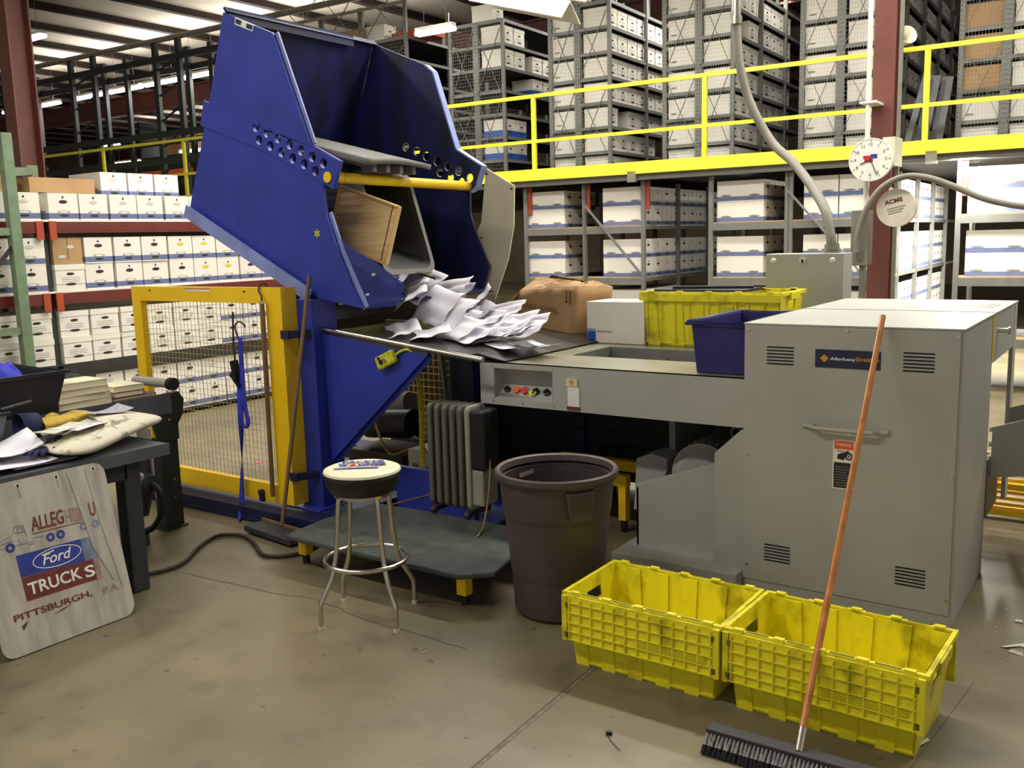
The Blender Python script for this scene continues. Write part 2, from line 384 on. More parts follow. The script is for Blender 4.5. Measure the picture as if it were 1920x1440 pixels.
# ================================================================== FILE BOXES
def file_box_mesh(kind, d=.61, w=.305, h=.262, hole='box_ink', stripe='box_blue'):
    """origin: bottom centre; the handle end faces -Y"""
    mb = MB(); mats = ['box_white', stripe, hole, 'box_grey', 'box_ink']; x = w/2; y = d/2; e = .0015
    if kind == 'brown': mats[0] = 'cardboard'
    lid = kind in ('lid', 'half')
    hb = h-.055 if lid else h
    mb.box(-x, x, -y, y, 0, hb if lid else h)
    X, Z = Vector((1, 0, 0)), Vector((0, 0, 1))
    if kind == 'stripe':
        for f in ([(-x, -y-e, .014), (x, -y-e, .014), (x, -y-e, .066), (-x, -y-e, .066)], [(x+e, -y, .014), (x+e, y, .014), (x+e, y, .066), (x+e, -y, .066)],
                  [(-x-e, y, .014), (-x-e, -y, .014), (-x-e, -y, .066), (-x-e, y, .066)]): mb.face(f, 1)
        for sgn in (-1, 1):
            X2, yy = Vector((-sgn, 0, 0)), sgn*(y+2*e)
            if sgn == 1: X2 = Vector((-1, 0, 0))
            mb.disc((0, yy, .178), X2 if sgn == 1 else X, Z, .044, .017, 14, 2)
            mb.disc((0, yy, .222), X2 if sgn == 1 else X, Z, .010, .012, 8, 4)
            mb.ring((0, yy, .078), X2 if sgn == 1 else X, Z, .052, .064, 16, 3, .22)
            mb.disc((0, yy, .042), X2 if sgn == 1 else X, Z, .048, .012, 10, 4)
        for sx in (-1, 1):   # printed oval on the long side near the end
            mb.disc((sx*(x+2*e), -y+.12, .078), Vector((0, sx, 0)), Z, .07, .013, 14, 3)
            mb.disc((sx*(x+2*e), y-.12, .078), Vector((0, sx, 0)), Z, .07, .013, 14, 3)
    elif kind == 'lid' or kind == 'half':
        if kind == 'half':
            for f in ([(-x, -y-e, .0), (x, -y-e, .0), (x, -y-e, .10), (-x, -y-e, .10)], [(x+e, -y, .0), (x+e, y, .0), (x+e, y, .10), (x+e, -y, .10)], [(-x-e, y, 0), (-x-e, -y, 0), (-x-e, -y, .1), (-x-e, y, .1)]): mb.face(f, 1)
        mb.disc((0, -y-2*e, .168), X, Z, .042, .013, 14, 2)
        mb.disc((0, -y-2*e, .066), X, Z, .056, .013, 14, 4)
        mb.box(-x, x, -y-2*e, -y, .0655, .0675, 3)
        for k in range(3): mb.box(-x*.62, x*.62, -y-2*e, -y, .095+k*.019, .0965+k*.019, 3)
        mb.disc((x+2*e, -y+.08, .07), (0, 1, 0), Z, .05, .012, 12, 3)
    elif kind == 'brown':
        mb.box(-.002, .002, -y-2*e, -y, .05, h, 4); mb.box(-.10, -.03, -y-2*e, -y, .06, .09, 3); mb.disc((.03, -y-2*e, .17), X, Z, .04, .02, 12, 3)
        mats[3] = 'box_offwhite'
    return mb.mesh('file_box', mats)
def lid_mesh(w=.305, d=.61, h=.262, m='box_white'):
    mb = MB(); x = w/2+.005; y = d/2+.005; mb.box(-x, x, -y, y, h-.055, h); return mb.mesh('lid', [m])
BOX = {'s': file_box_mesh('stripe'), 'sy': file_box_mesh('stripe', hole='box_yellow'), 'sw': file_box_mesh('stripe', hole='box_offwhite'),
       'l': file_box_mesh('lid'), 'm': file_box_mesh('stripe', d=.405), 'b': file_box_mesh('brown'), 'u': file_box_mesh('lid', d=.39, w=.30, h=.27), 'uh': file_box_mesh('half', d=.39, w=.30, h=.27, stripe='box_blue_deep'),
       'ub': file_box_mesh('brown', d=.39, w=.30, h=.27)}
LID = {'l': lid_mesh(), 'u': lid_mesh(.30, .39, .27), 'uh': lid_mesh(.30, .39, .27)}
BOXN = [0]
def file_box(kind, loc, rz, label, group):
    o = bpy.data.objects.new('file_box', BOX[kind]); COL.objects.link(o); BOXN[0] += 1
    o.location = loc; o.rotation_euler = (0, 0, rz+random.uniform(-.012, .012)); tag(o, label, 'box', group)
    if kind in LID:
        c = bpy.data.objects.new('lid', LID[kind]); COL.objects.link(c); c.parent = o
    return o
FAR = []      # the deep aisle boxes beyond the 300 individual ones: (kind, loc, rz)
def far_box(kind, loc, rz): FAR.append((kind, loc, rz))

# ------------------------------------------------------------------ left pallet rack (faces +X)
rk = thing('pallet_rack', (-9.0, 6.5, 0), 'long pallet rack of red beams holding rows of file boxes behind the yellow gate', 'rack')
mb = MB()
for y in (1.9, 4.965, 8.15): 
    for x in (-9.06, -9.95):
        m2 = MB(); m2.box(x-.04, x+.04, y-.03, y+.03, 0, 2.5 if x < -9.5 else 2.16); part('upright', m2, 'rack_green_dark', rk)
for z in (2.09, 1.39, .66):
    for (ya, yb) in ((1.95, 4.93), (5.0, 8.12)):
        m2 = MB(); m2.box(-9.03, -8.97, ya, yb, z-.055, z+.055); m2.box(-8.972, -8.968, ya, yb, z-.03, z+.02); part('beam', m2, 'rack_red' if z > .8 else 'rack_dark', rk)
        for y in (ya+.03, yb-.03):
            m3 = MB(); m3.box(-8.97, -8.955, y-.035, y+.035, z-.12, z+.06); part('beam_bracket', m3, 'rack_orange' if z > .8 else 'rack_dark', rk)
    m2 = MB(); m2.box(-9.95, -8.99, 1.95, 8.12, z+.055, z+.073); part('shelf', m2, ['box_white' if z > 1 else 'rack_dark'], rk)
m2 = MB(); m2.box(-9.95, -9.0, 1.95, 8.12, .03, .065); part('shelf', m2, 'rack_dark', rk)
cols = [(4.34, 4.64), (4.645, 4.935), (5.02, 5.345), (5.35, 5.67), (5.69, 6.0), (6.01, 6.32), (6.34, 6.65), (6.66, 6.97), (6.98, 7.29), (7.30, 7.61), (7.62, 7.93)]
ROWN = {0: 'top shelf', 1: 'upper middle shelf', 2: 'lower middle shelf', 3: 'bottom shelf'}
for lv, (z, n) in enumerate(((2.163, 1), (1.463, 2), (.733, 2), (.066, 2))):
    for k in range(n):
        for ci, (ya, yb) in enumerate(cols):
            if ci > 8 and lv == 0: continue
            kd = 's'
            if lv == 0: kd = ['s', 'sw', 's', 'sw', 'sw', 'sw', 'sw', 'sw', 'sw'][ci]
            if lv == 1: kd = (['s', 's', 'l', 's', 's', 's', 's', 'sy', 'sy', 's', 's'] if k == 0 else ['s', 'sw', 'b', 's', 's', 's', 'sy', 'sy', 's', 's', 's'])[ci]
            if lv == 2: kd = 'l' if ci < 8 else 's'
            if lv == 3: kd = 's' if (ci+k) % 4 else 'sw'
            if lv == 3 and ci < 3: continue
            place = '' if ci < 2 else '%s right of rack post' % ORD[ci-2]
            if ci < 2: place = ['behind green post', 'beside green post'][ci]
            desc = {'s': 'white striped box, dark handhold', 'sw': 'white striped box, closed handhold', 'sy': 'white striped box, yellow handhold',
                    'l': 'white lidded box, oval badge', 'b': 'brown carton among white boxes'}[kd]
            lay = '' if n == 1 else (', upper layer' if k else ', lower layer')
            file_box(kd, (-9.305+random.uniform(-.008, .008), (ya+yb)/2, z+k*.264), pi/2, '%s, %s%s, %s' % (desc, place, lay, ROWN[lv]), 'file boxes on the red pallet rack')
for i in range(3):
    file_box('sw', (-9.72, 6.02+i*.33, 2.163+.262), pi/2, 'white file box stacked behind the top row, %s from left' % ORD[i], 'file boxes on the red pallet rack')
mb = MB(); mb.box(-9.9, -9.35, 5.05, 5.75, 2.45, 2.60); solo('cardboard_tray', mb, 'cardboard', (-9.6, 5.4, 2.45), 'flat tan cardboard tray on top of the white boxes at left', 'box')
mb = MB(); mb.box(-9.9, -9.4, 4.7, 4.93, 2.43, 2.62); solo('cardboard_carton', mb, 'cardboard', (-9.65, 4.8, 2.43), 'small tan carton behind the top white box by the green post', 'box')
mb = MB(); mb.box(-9.03, -8.66, 5.08, 5.80, 1.275, 1.285)
# green upright frame in front
fr = thing('rack_upright_frame', (-8.86, 4.6, 0), 'pale green rack upright frame standing before the file boxes at far left', 'rack frame')
m2 = MB(); m2.box(-8.91, -8.82, 4.55, 4.65, 0, 2.95); part('front_post', m2, 'rack_green', fr, bevel=.006)
m2 = MB(); m2.box(-10.14, -10.05, 5.42, 5.54, 0, 2.78); part('rear_post', m2, 'rack_green', fr)
m2 = MB(); m2.bar((-8.86, 4.6, 2.60), (-10.09, 5.48, 2.72), .05, .08); part('brace', m2, 'rack_green', fr)
for z in (2.05, 1.12):
    m2 = MB(); m2.bar((-8.86, 4.6, z), (-8.86, 3.6, z), .05, .07); part('brace', m2, 'rack_green', fr)
m2 = MB(); m2.bar((-8.86, 4.6, 1.95), (-8.86, 3.9, 1.15), .03, .03); part('diagonal_brace', m2, 'rack_dark', fr)
# brown columns
def column(x, y, w, d, label, flange='column_brown'):
    mb = MB(); mb.box(x-w/2, x+w/2, y-d/2, y-d/2+.018, 0, 6.3); mb.box(x-w/2, x+w/2, y+d/2-.018, y+d/2, 0, 6.3); mb.box(x-.008, x+.008, y-d/2+.018, y+d/2-.018, 0, 6.3)
    return solo('steel_column', mb, flange, (x, y, 0), label, 'column')
column(-11.0, 5.95, .24, .28, 'brown steel column rising behind the left file boxes')
column(-2.11, 8.95, .185, .22, 'brown steel column carrying the wall clock')

# ------------------------------------------------------------------ mezzanine deck and guard rail
dk = thing('mezzanine', F(-8, 11.6, 0), 'storage mezzanine deck above the lower file shelves', 'mezzanine', rz=MA)
m2 = MB(FM); m2.box(-22, 4, 11.55, 22, 2.63, 2.70); part('deck', m2, 'rack_dark', dk)
m2 = MB(FM); m2.box(-22, 4, 11.50, 11.56, 2.585, 2.665); part('edge_beam', m2, 'rack_grey', dk)
for s_, k in ((-5.42, 0), (-1.76, 1)):
    m2 = MB(FM); m2.box(s_-.06, s_+.06, 11.44, 11.50, 2.56, 2.70); part('conduit_box', m2, 'grey_pipe', dk)
gr = thing('guard_rail', F(-8, 11.5, 2.66), 'bright yellow guard rail along the mezzanine edge', 'railing', rz=MA)
m2 = MB(FM); m2.box(-20, 3, 11.46, 11.50, 3.79, 3.84); part('top_rail', m2, 'yellow_rail', gr)
m2 = MB(FM); m2.box(-20, 3, 11.465, 11.495, 3.18, 3.225); part('mid_rail', m2, 'yellow_rail', gr)
m2 = MB(FM); m2.box(-20, 3, 11.44, 11.46, 2.665, 2.82); part('toe_board', m2, 'yellow_rail', gr)
for s_ in (-19.4, -16.83, -14.41, -11.95, -9.45, -6.93, -4.42, -1.84, .75):
    m2 = MB(FM); m2.box(s_-.03, s_+.03, 11.461, 11.505, 2.665, 3.79); part('post', m2, 'yellow_rail', gr)

# ------------------------------------------------------------------ lower shelving under the deck (rows run away from us)
def rack(name, label, sposts, d0, d1, levels, z0, ztop, pm='rack_grey', mesh=None, xb=False, dpost=1.25, wood=False, skip=()):
    r = thing(name, F(sposts[0], d0, z0), label, 'rack', 'grey shelving racks', rz=MA)
    nd = max(1, int(round((d1-d0)/dpost)))
    for si, s_ in enumerate(sposts):
        for k in range(nd+1):
            d = d0+(d1-d0)*k/nd; ww = .05 if (0 < si < len(sposts)-1 and k == 0) else .028
            m2 = MB(FM); m2.box(s_-ww, s_+ww, d-.02, d+.02, z0, ztop)
            if k == 0 and ztop > 3:
                zz = z0+.06
                while zz < ztop: 
                    m2.disc(F(s_-.012, d-.0215, zz) if False else (s_-.012, d-.0215, zz), (1, 0, 0), (0, 0, 1), .006, .010, 6, 1)
                    if ww > .03: m2.disc((s_+.02, d-.0215, zz), (1, 0, 0), (0, 0, 1), .006, .010, 6, 1)
                    zz += .055
            part('upright', m2, [pm, 'rack_dark'], r)
    for z in levels:
        m2 = MB(FM); m2.box(sposts[0], sposts[-1], d0, d1, z-.02, z, 1); m2.box(sposts[0], sposts[-1], d0-.015, d0+.01, z-.045, z, 0)
        m2.box(sposts[-1]-.01, sposts[-1]+.012, d0, d1, z-.045, z, 0)
        if wood: m2.box(sposts[0], sposts[-1], d0-.005, d0+.4, z, z+.014, 2); m2.box(sposts[0], sposts[-1], d0-.018, d0+.01, z-.09, z, 0)
        part('shelf', m2, [pm, 'rack_dark', 'rack_wood'], r)
    if xb:
        for a, b in zip(sposts[:-1], sposts[1:]):
            z = z0+.35
            while z < ztop-.5:
                m2 = MB(FM); m2.bar((a+.03, d0-.036, z), (b-.03, d0-.036, z+.95), .018, .006); part('cross_brace', m2, pm, r)
                m2 = MB(FM); m2.bar((b-.03, d0-.042, z), (a+.03, d0-.042, z+.95), .018, .006); part('cross_brace', m2, pm, r); z += 1.05
    if mesh:
        m2 = MB(FM); z = mesh[0]; a, b = sposts[0], sposts[-1]; t = .0010; d = d0-.03
        while z < mesh[1]: m2.box(a, b, d-t, d+t, z-t, z+t); z += .052
        s_ = a
        while s_ < b: m2.box(s_-t, s_+t, d-t, d+t, mesh[0], mesh[1]); s_ += .036
        part('wire_panel', m2, 'rack_light', r)
    return r
LZ = (.60, 1.285, 1.985)
lowd = 11.62
lw = [('left of the tipper flap', (-7.18, -6.22), 14.0), ('behind the cardboard carton', (-6.22, -5.33), 15.2), ('behind the control cabinet', (-4.38, -3.40), 14.2), ('behind the big conduit', (-3.36, -2.36), 18.4), ('at the right edge', (-1.48, -.50), 12.9), ('cut by the right frame edge', (-.46, .50), 12.9)]
for nm, sp, d1 in lw:
    rack('shelving_rack', 'grey lower storage rack of file boxes %s' % nm, sp, lowd, d1, LZ, 0, 2.58, wood=True)
m2 = MB(FM)
br = thing('rack_brace', F(-6.2, lowd, 1.3), 'long diagonal grey brace across the rack ends left of centre', 'brace', rz=MA)
m2 = MB(FM); m2.bar((-6.18, lowd-.05, 2.28), (-5.36, lowd-.05, 1.36), .045, .02); part('bar', m2, 'rack_grey', br)
br = thing('rack_brace', F(-3.36, lowd, 1.3), 'diagonal grey brace behind the thick conduit', 'brace', rz=MA)
m2 = MB(FM); m2.bar((-3.38, lowd-.05, 2.35), (-2.45, lowd-.05, 1.30), .045, .02); part('bar', m2, 'rack_grey', br)
for s_ in (-7.15, -6.2, -5.3, -1.45):
    m2 = MB(FM); m2.box(s_+.0, s_+.045, lowd+.02, lowd+.06, 2.2, 2.58)
    solo('rack_bracket', m2, 'rack_orange', F(s_, lowd+.04, 2.39), 'small red bracket at head of the rack post%s' % {-7.15: ' beside the tipper flap', -6.2: ' above the cardboard carton', -5.3: ' above the yellow tote', -1.45: ' near the right edge'}[s_], 'bracket')
def row_boxes(sa, sb, d0, n, dstep, levels, kinds, where, grp, per=2, hh=.264, far_from=99, left=False, skipf=None, front_only=()):
    for li, z in enumerate(levels):
        for k in range(per):
            for i in range(n):
                if skipf and skipf(li, k, i): continue
                kd = kinds(li, k, i); sc = (sa+sb)/2; loc = F(sc, d0+(i+.5)*dstep, z+.002+k*hh)
                rz = MA+(pi/2 if not left else -pi/2)
                if i >= far_from: far_box(kd, loc, rz); continue
                ds = {'s': 'white striped file box', 'sw': 'white striped file box', 'p': 'plain white carton', 'l': 'white lidded box', 'u': 'white lidded box', 'uh': 'blue-bottomed lidded box', 'ub': 'brown lidded carton', 'm': 'short white striped box', 'b': 'brown carton', 'sy': 'white striped box'}[kd]
                lv = ['lowest', 'second', 'third', 'fourth', 'fifth', 'sixth', 'seventh', 'eighth'][li]
                lay = '' if per == 1 else (' upper' if k else ' lower')
                dep = 'at aisle end' if i == 0 else '%s behind aisle end' % ORD[min(i-1, 14)]
                file_box(kd, loc, rz, '%s, %s shelf%s, %s, %s' % (ds, lv, lay, dep, where), grp)
g = 'file boxes under the mezzanine'
S = lambda *a: 's'
row_boxes(-7.19, -6.58, lowd+.06, 3, .32, LZ, lambda l, k, i: 's', 'behind tipper flap', g, skipf=lambda l, k, i: l == 0 or (l == 1 and i > 1))
row_boxes(-5.97, -5.36, lowd+.06, 9, .32, LZ, lambda l, k, i: ['s', 's', 'sw', 's'][(i+k) % 4], 'behind brown cardboard box', g, far_from=6, skipf=lambda l, k, i: l == 0 and i > 3)
row_boxes(-4.34, -3.70, lowd+.06, 4, .32, LZ, lambda l, k, i: 's', 'behind control cabinet', g, skipf=lambda l, k, i: l == 0 or i > 2)
row_boxes(-2.80, -2.39, lowd+.06, 18, .32, LZ, lambda l, k, i: 'm', 'behind brown column', g, far_from=2, skipf=lambda l, k, i: False)
row_boxes(-3.22, -2.81, lowd+.06, 1, .32, LZ, lambda l, k, i: 'm', 'behind conduit', g, left=True)
row_boxes(-1.41, -.78, lowd+.06, 1, .32, LZ, lambda l, k, i: 's', 'at right edge', g, skipf=lambda l, k, i: l == 0)
row_boxes(-.43, .2, lowd+.06, 1, .32, LZ, lambda l, k, i: 's', 'cut off by the right edge', g, skipf=lambda l, k, i: True)

# ------------------------------------------------------------------ tall shelving on the mezzanine
UZ = [2.76, 3.10, 3.45, 3.80, 4.15, 4.50, 4.85, 5.20]
ud = 12.5
UB = [('behind the tipper', (-12.75, -11.8, -10.9, -9.95), 16.0, 5.76), ('right of the tipper', (-9.06, -8.57, -8.07), 15.5, 5.2), ('above the cardboard carton', (-7.23, -6.77, -6.25), 15.0, 5.75), ('above the yellow tote', (-5.40, -4.90, -4.42), 16.0, 5.75), ('behind the upper conduit and column', (-3.50, -3.02, -2.50), 19.2, 5.75), ('at the upper right edge', (-1.64, -1.16, -.67), 14.0, 5.75)]
for nm, sp, d1, zt in UB:
    rack('shelving_rack', 'tall perforated grey rack on the mezzanine %s' % nm, sp, ud, d1, UZ, 2.70, zt, mesh=(2.75, zt), xb=True)
gu = 'file boxes on the mezzanine racks'
def ukind(l, k, i): return 'u'
ui = 0
for bi, (nm, sp, d1, zt) in enumerate(UB):
    a, m_, b = sp[0], sp[1], sp[-1]
    if bi == 0:
        m2 = MB(FM); m2.box(-12.75, -9.95, ud-.03, ud, 5.70, 5.75); solo('top_rail_angle', m2, 'rack_light', F(-11, ud, 5.7), 'perforated pale top rail of the rack behind the tipper', 'rail')
        m2 = MB(FM); m2.box(-10.42, -9.6, ud+.2, ud+.6, 5.202, 5.32); solo('file_box', m2, 'box_red', F(-10, ud+.4, 5.2), 'flat red box beside the bright white box above the tipper', 'box')
        file_box('u', F(-10.68, ud+.25, 5.202), MA+pi/2, 'bright white lidded file box on the open upper shelf above the tipper', gu)
        file_box('ub', F(-11.15, ud+.25, 5.202), MA+pi/2, 'tan carton with open flap on the open upper shelf above the tipper', gu)
        file_box('ub', F(-11.56, ud+.25, 5.202), MA+pi/2, 'tan carton on the upper shelf nearest the tipper crest', gu)
        file_box('ub', F(-12.05, ud+.25, 5.202), MA+pi/2, 'pale tan carton on the upper shelf behind the wire panel post', gu)
        continue
    if bi == 1:
        w_ = 'half-empty rack beside tipper'
        row_boxes(m_+.06, b-.02, ud+.03, 2, .34, [UZ[5], UZ[6]], lambda l, k, i: 'u', w_, gu, per=1)
        row_boxes(m_+.06, b-.02, ud+.03, 2, .34, [UZ[1], UZ[2]], lambda l, k, i: 'uh', w_+' low down', gu, per=1)
        row_boxes(m_+.06, b-.02, ud+.9, 2, .34, [UZ[4], UZ[5]], lambda l, k, i: 'uh' if l == 0 else 'u', w_+' set back', gu, per=1)
        file_box('u', F(-8.5, ud+.25, 5.202), MA+pi/2, 'glaring white file box on top of the half-empty rack by the tube lamp', gu)
        continue
    where = {2: 'of rack above cardboard box', 3: 'of rack above yellow tote', 4: 'of rack behind column', 5: 'of rack at upper right'}[bi]
    nn = {2: 6, 3: 8, 4: 18, 5: 1}[bi]; ff = {2: 4, 3: 5, 4: 1, 5: 1}[bi]
    def kk(l, k, i, bi=bi): return 'ub' if (bi == 5 and l in (2, 3, 4)) else 'u'
    row_boxes(m_+.05, b-.02, ud+.03, nn, .335, UZ, lambda l, k, i: 'u', 'right bay '+where, gu, per=1, far_from=ff, skipf=lambda l, k, i: (l > 6 and nn < 10) or (random.random() < .04 and i > 0))
    row_boxes(a+.02, m_-.05, ud+.03, 1, .335, UZ[:7], kk, 'left bay '+where, gu, per=1, left=True)
for s_, z, nm in ((-6.50, 2.762, 'left'), (-5.14, 2.762, 'right')):
    bx = min((o for o in COL.objects if o.name.startswith('file_box') and o.parent is None and o.type == 'MESH' and o.location.z < 2.8 and o.location.z > 2.7), key=lambda o: (o.location-F(s_, ud+.2, z)).length)
    m2 = MB(); text_mb(m2, 'Legacy', F(s_-.15, ud+.026, 2.85), ME, (0, 0, 1), w=.26, h=.09, shear=.4); part('lettering', m2, 'box_grey', bx)
# the deep boxes as one uncounted mass
vs_, fs_, ms_ = [], [], []; mats_ = ['box_white', 'box_blue', 'box_ink', 'box_grey', 'box_offwhite']
mbF = MB()
for kd, loc, rz in FAR:
    w_, d_, h_ = (.30, .39, .27) if kd[0] == 'u' else (.305, .405 if kd == 'm' else .61, .262)
    T = Matrix.Translation(loc) @ Matrix.Rotation(rz, 4, 'Z'); mbF.T = T
    x, y = w_/2, d_/2
    mbF.box(-x, x, -y, y, 0, h_-.05 if kd[0] == 'u' else h_)
    if kd[0] == 'u': mbF.box(-x-.004, x+.004, -y-.004, y+.004, h_-.05, h_)
    else: mbF.face([(-x, -y-.002, .014), (x, -y-.002, .014), (x, -y-.002, .066), (-x, -y-.002, .066)], 1)
    mbF.disc((0, -y-.003, .17), (1, 0, 0), (0, 0, 1), .036, .016, 8, 2); mbF.disc((0, -y-.003, .068), (1, 0, 0), (0, 0, 1), .05, .012, 8, 3)
mbF.T = None
o = part('file_boxes', mbF, mats_, None); tag(o, 'rows of white file boxes deep in the aisles of the racks', 'boxes', kind='stuff')
print('individual boxes', BOXN[0], 'far', len(FAR))

# leaning steel beams, horn speaker on the mezzanine
g = 'spare steel shelf beams leaning on the rack'
for i, (a, b, d, lab) in enumerate([(-2.17, -1.99, 12.1, 'leftmost spare grey beam leaning behind the guard rail'), (-2.08, -1.93, 12.2, 'second spare grey beam leaning behind the guard rail'), (-1.98, -1.87, 12.15, 'third spare grey beam leaning, just behind the yellow post'),
                                 (-1.90, -1.80, 12.25, 'fourth spare grey beam leaning, just right of the yellow post'), (-1.82, -1.74, 12.2, 'rightmost spare grey beam leaning beside the perforated upright')]):
    m2 = MB(FM); m2.bar((a, d, 2.70), (b, d+.28, 3.66-i*.01), .07, .03, hint=(0, 1, 0)); solo('steel_beam', m2, 'beam_grey', F(a, d, 2.7), lab, 'beam', g)
hs = thing('horn_speaker', F(-2.05, 11.40, 3.88), 'pale grey horn loudspeaker beside the brown column above the rail', 'loudspeaker')
m2 = MB(FM); m2.cone((-2.16, 11.38, 3.86), (-2.0, 11.2, 3.93), .03, .10, 16, caps=False); part('horn', m2, 'cream_plastic', hs, solid=.006)
m2 = MB(FM); m2.cyl((-2.26, 11.45, 3.86), (-2.15, 11.40, 3.86), .055, 14); part('driver', m2, 'white_ink', hs)
m2 = MB(FM); m2.bar((-2.24, 11.50, 3.80), (-2.24, 11.44, 3.84), .03); part('bracket', m2, 'rack_grey', hs)

# background pallet rack beyond the rail, far left
r = thing('pallet_rack', F(-18, 12.6, 2.7), 'long empty dark green pallet rack beyond the rail at upper left', 'rack', rz=MA)
for s_ in (-22.0, -19.35, -18.54, -16.47, -15.75, -13.7):
    for d in (12.6, 13.4):
        m2 = MB(FM); m2.box(s_-.06, s_+.06, d-.04, d+.04, 2.7, 6.0); part('upright', m2, 'rack_green_dark', r)
for sp in ((-19.35, -18.54), (-16.47, -15.75)):
    for k in range(6):
        m2 = MB(FM); m2.bar((sp[0], 12.62, 2.9+k*.5), (sp[1], 12.62, 3.35+k*.45), .032); part('brace', m2, 'rack_green_dark', r)
for z in (3.62, 4.145, 5.60):
    for d in (12.54, 13.46):
        m2 = MB(FM); m2.box(-24, -12.8, d-.03, d+.03, z-.06, z+.06); part('beam', m2, 'rack_green_dark', r)
r2 = thing('pallet_rack', F(-26.5, 21.5, 2.7), 'distant loaded rack with tan cartons behind the rail at left', 'rack', rz=MA)
for s_ in (-28.6, -24.4):
    m2 = MB(FM); m2.box(s_-.05, s_+.05, 20.95, 22.05, 2.7, 6.2); part('upright', m2, 'rack_green_dark', r2)
for z in (4.08, 4.98):
    m2 = MB(FM); m2.box(-28.6, -24.4, 20.98, 22.02, z-.1, z); part('shelf', m2, 'rack_green_dark', r2)
m2 = MB(FM); m2.box(-24.5, -19.6, 17.9, 18.0, 4.0, 4.16); m2.box(-23.3, -23.15, 17.9, 18, 3.4, 4.0); solo('orange_beam', m2, 'rack_orange', F(-22, 17.95, 4), 'orange rack beam far behind the rail at left', 'beam')
for i, (s_, z, ww, lab) in enumerate([(-27.5, 5.0, 1.0, 'upper tan carton far behind the rail left of the tipper'), (-26.0, 4.1, 1.3, 'lower tan carton far behind the rail left of the tipper')]):
    m2 = MB(FM); m2.box(s_, s_+ww, 21, 22, z, z+.8); solo('cardboard_carton', m2, 'cardboard', F(s_, 21.5, z), lab, 'box')
m2 = MB(FM); m2.tube([(-34, 12.6, 5.98), (-6, 12.6, 5.98)], .055, 12)
solo('sprinkler_pipe', m2, 'sprinkler_pipe', F(-20, 12.6, 5.98), 'long pale pipe running under the roof at upper left', 'pipe')
m2 = MB(FM); m2.tube([(-30, 11.9, 5.15), (-9, 11.9, 5.15)], .045, 12); 
# tube lamps
def tube_lamp(p, q, label, grp='strip lamps under the roof', drop=.0):
    p, q = Vector(p), Vector(q); t = thing('strip_lamp', (p+q)/2, label, 'lamp', grp)
    m2 = MB(); m2.bar(p+Vector((0, 0, .06)), q+Vector((0, 0, .06)), .12, .05, hint=(0, 0, 1)); part('housing', m2, 'lamp_white', t)
    m2 = MB(); d = (q-p).normalized(); n = Vector((-d.y, d.x, 0))*.035
    m2.cyl(p+n, q+n, .034, 8); m2.cyl(p-n, q-n, .034, 8); part('tube', m2, 'tube_glow', t)  # tubes made thicker so their shape carries the bloom
    m2 = MB()
    for c in (p*.8+q*.2, p*.2+q*.8): m2.cyl(c+Vector((0, 0, .08)), Vector((c.x, c.y, 6.56)), .004, 5)
    part('hanger', m2, 'rack_grey', t)
xs = [-25.3, -23.9, -22.0, -20.5, -19.1, -17.7, -16.3, -14.9]
for i, x in enumerate(xs): tube_lamp((x, 13.2, 5.5), (x+1.25, 13.2, 5.5), 'glowing strip lamp, %s from left in the long row under the roof' % ORD[i])
tube_lamp(F(-9.25, 11.9, 5.02), F(-8.55, 11.9, 5.02), 'glaring strip lamp right above the tipper plate')
for i, (s_, z, l) in enumerate([(-24.0, 4.75, 1.2), (-30.2, 4.9, 1.6), (-27.9, 5.2, .9), (-22.8, 5.30, 1.6)]):
    a = F(s_, 19+(i % 2)*2, z); tube_lamp(a, a+ME*l, 'small distant strip lamp deep in the hall, %s of four' % ORD[i], 'distant strip lamps')
tube_lamp((-15.9, 9.1, 5.5), (-16.8, 9.1, 5.5), 'strip lamp just right of the left brown column, near top')
tube_lamp((-1.2, 6.9, 5.7), (-4.0, 6.9, 5.7), 'strip lamp over the machine, out of frame')
# hanging industrial reflector at the top
rf = thing('reflector_lamp', (-6.0, 9.0, 4.4), 'white industrial reflector lamp hanging at the top centre edge', 'lamp')
def quadplate(mb, a, b, c, d): mb.face([a, b, c, d])
m2 = MB(); A, B = Vector((-6.62, 8.9, 4.50)), Vector((-5.42, 8.9, 4.20)); off = Vector((0, 0, .0))
m2.add([(-6.62, 8.82, 4.53), (-5.40, 8.82, 4.16), (-5.40, 9.02, 4.36), (-6.62, 9.02, 4.73), (-6.62, 9.22, 4.53), (-5.40, 9.22, 4.16)], [(0, 1, 2, 3), (3, 2, 5, 4)]); part('shade', m2, 'lamp_white', rf, solid=.012)
m2 = MB(); m2.cyl((-6.5, 9.02, 4.58), (-5.5, 9.02, 4.28), .02, 10); part('tube', m2, 'lamp_white', rf)
m2 = MB(); m2.tube([(-5.50, 9.0, 4.42), (-5.2, 9.0, 4.33), (-5.12, 9.0, 4.36), (-5.1, 9.0, 6.4)], .022, 8); part('hanger', m2, 'lamp_white', rf)

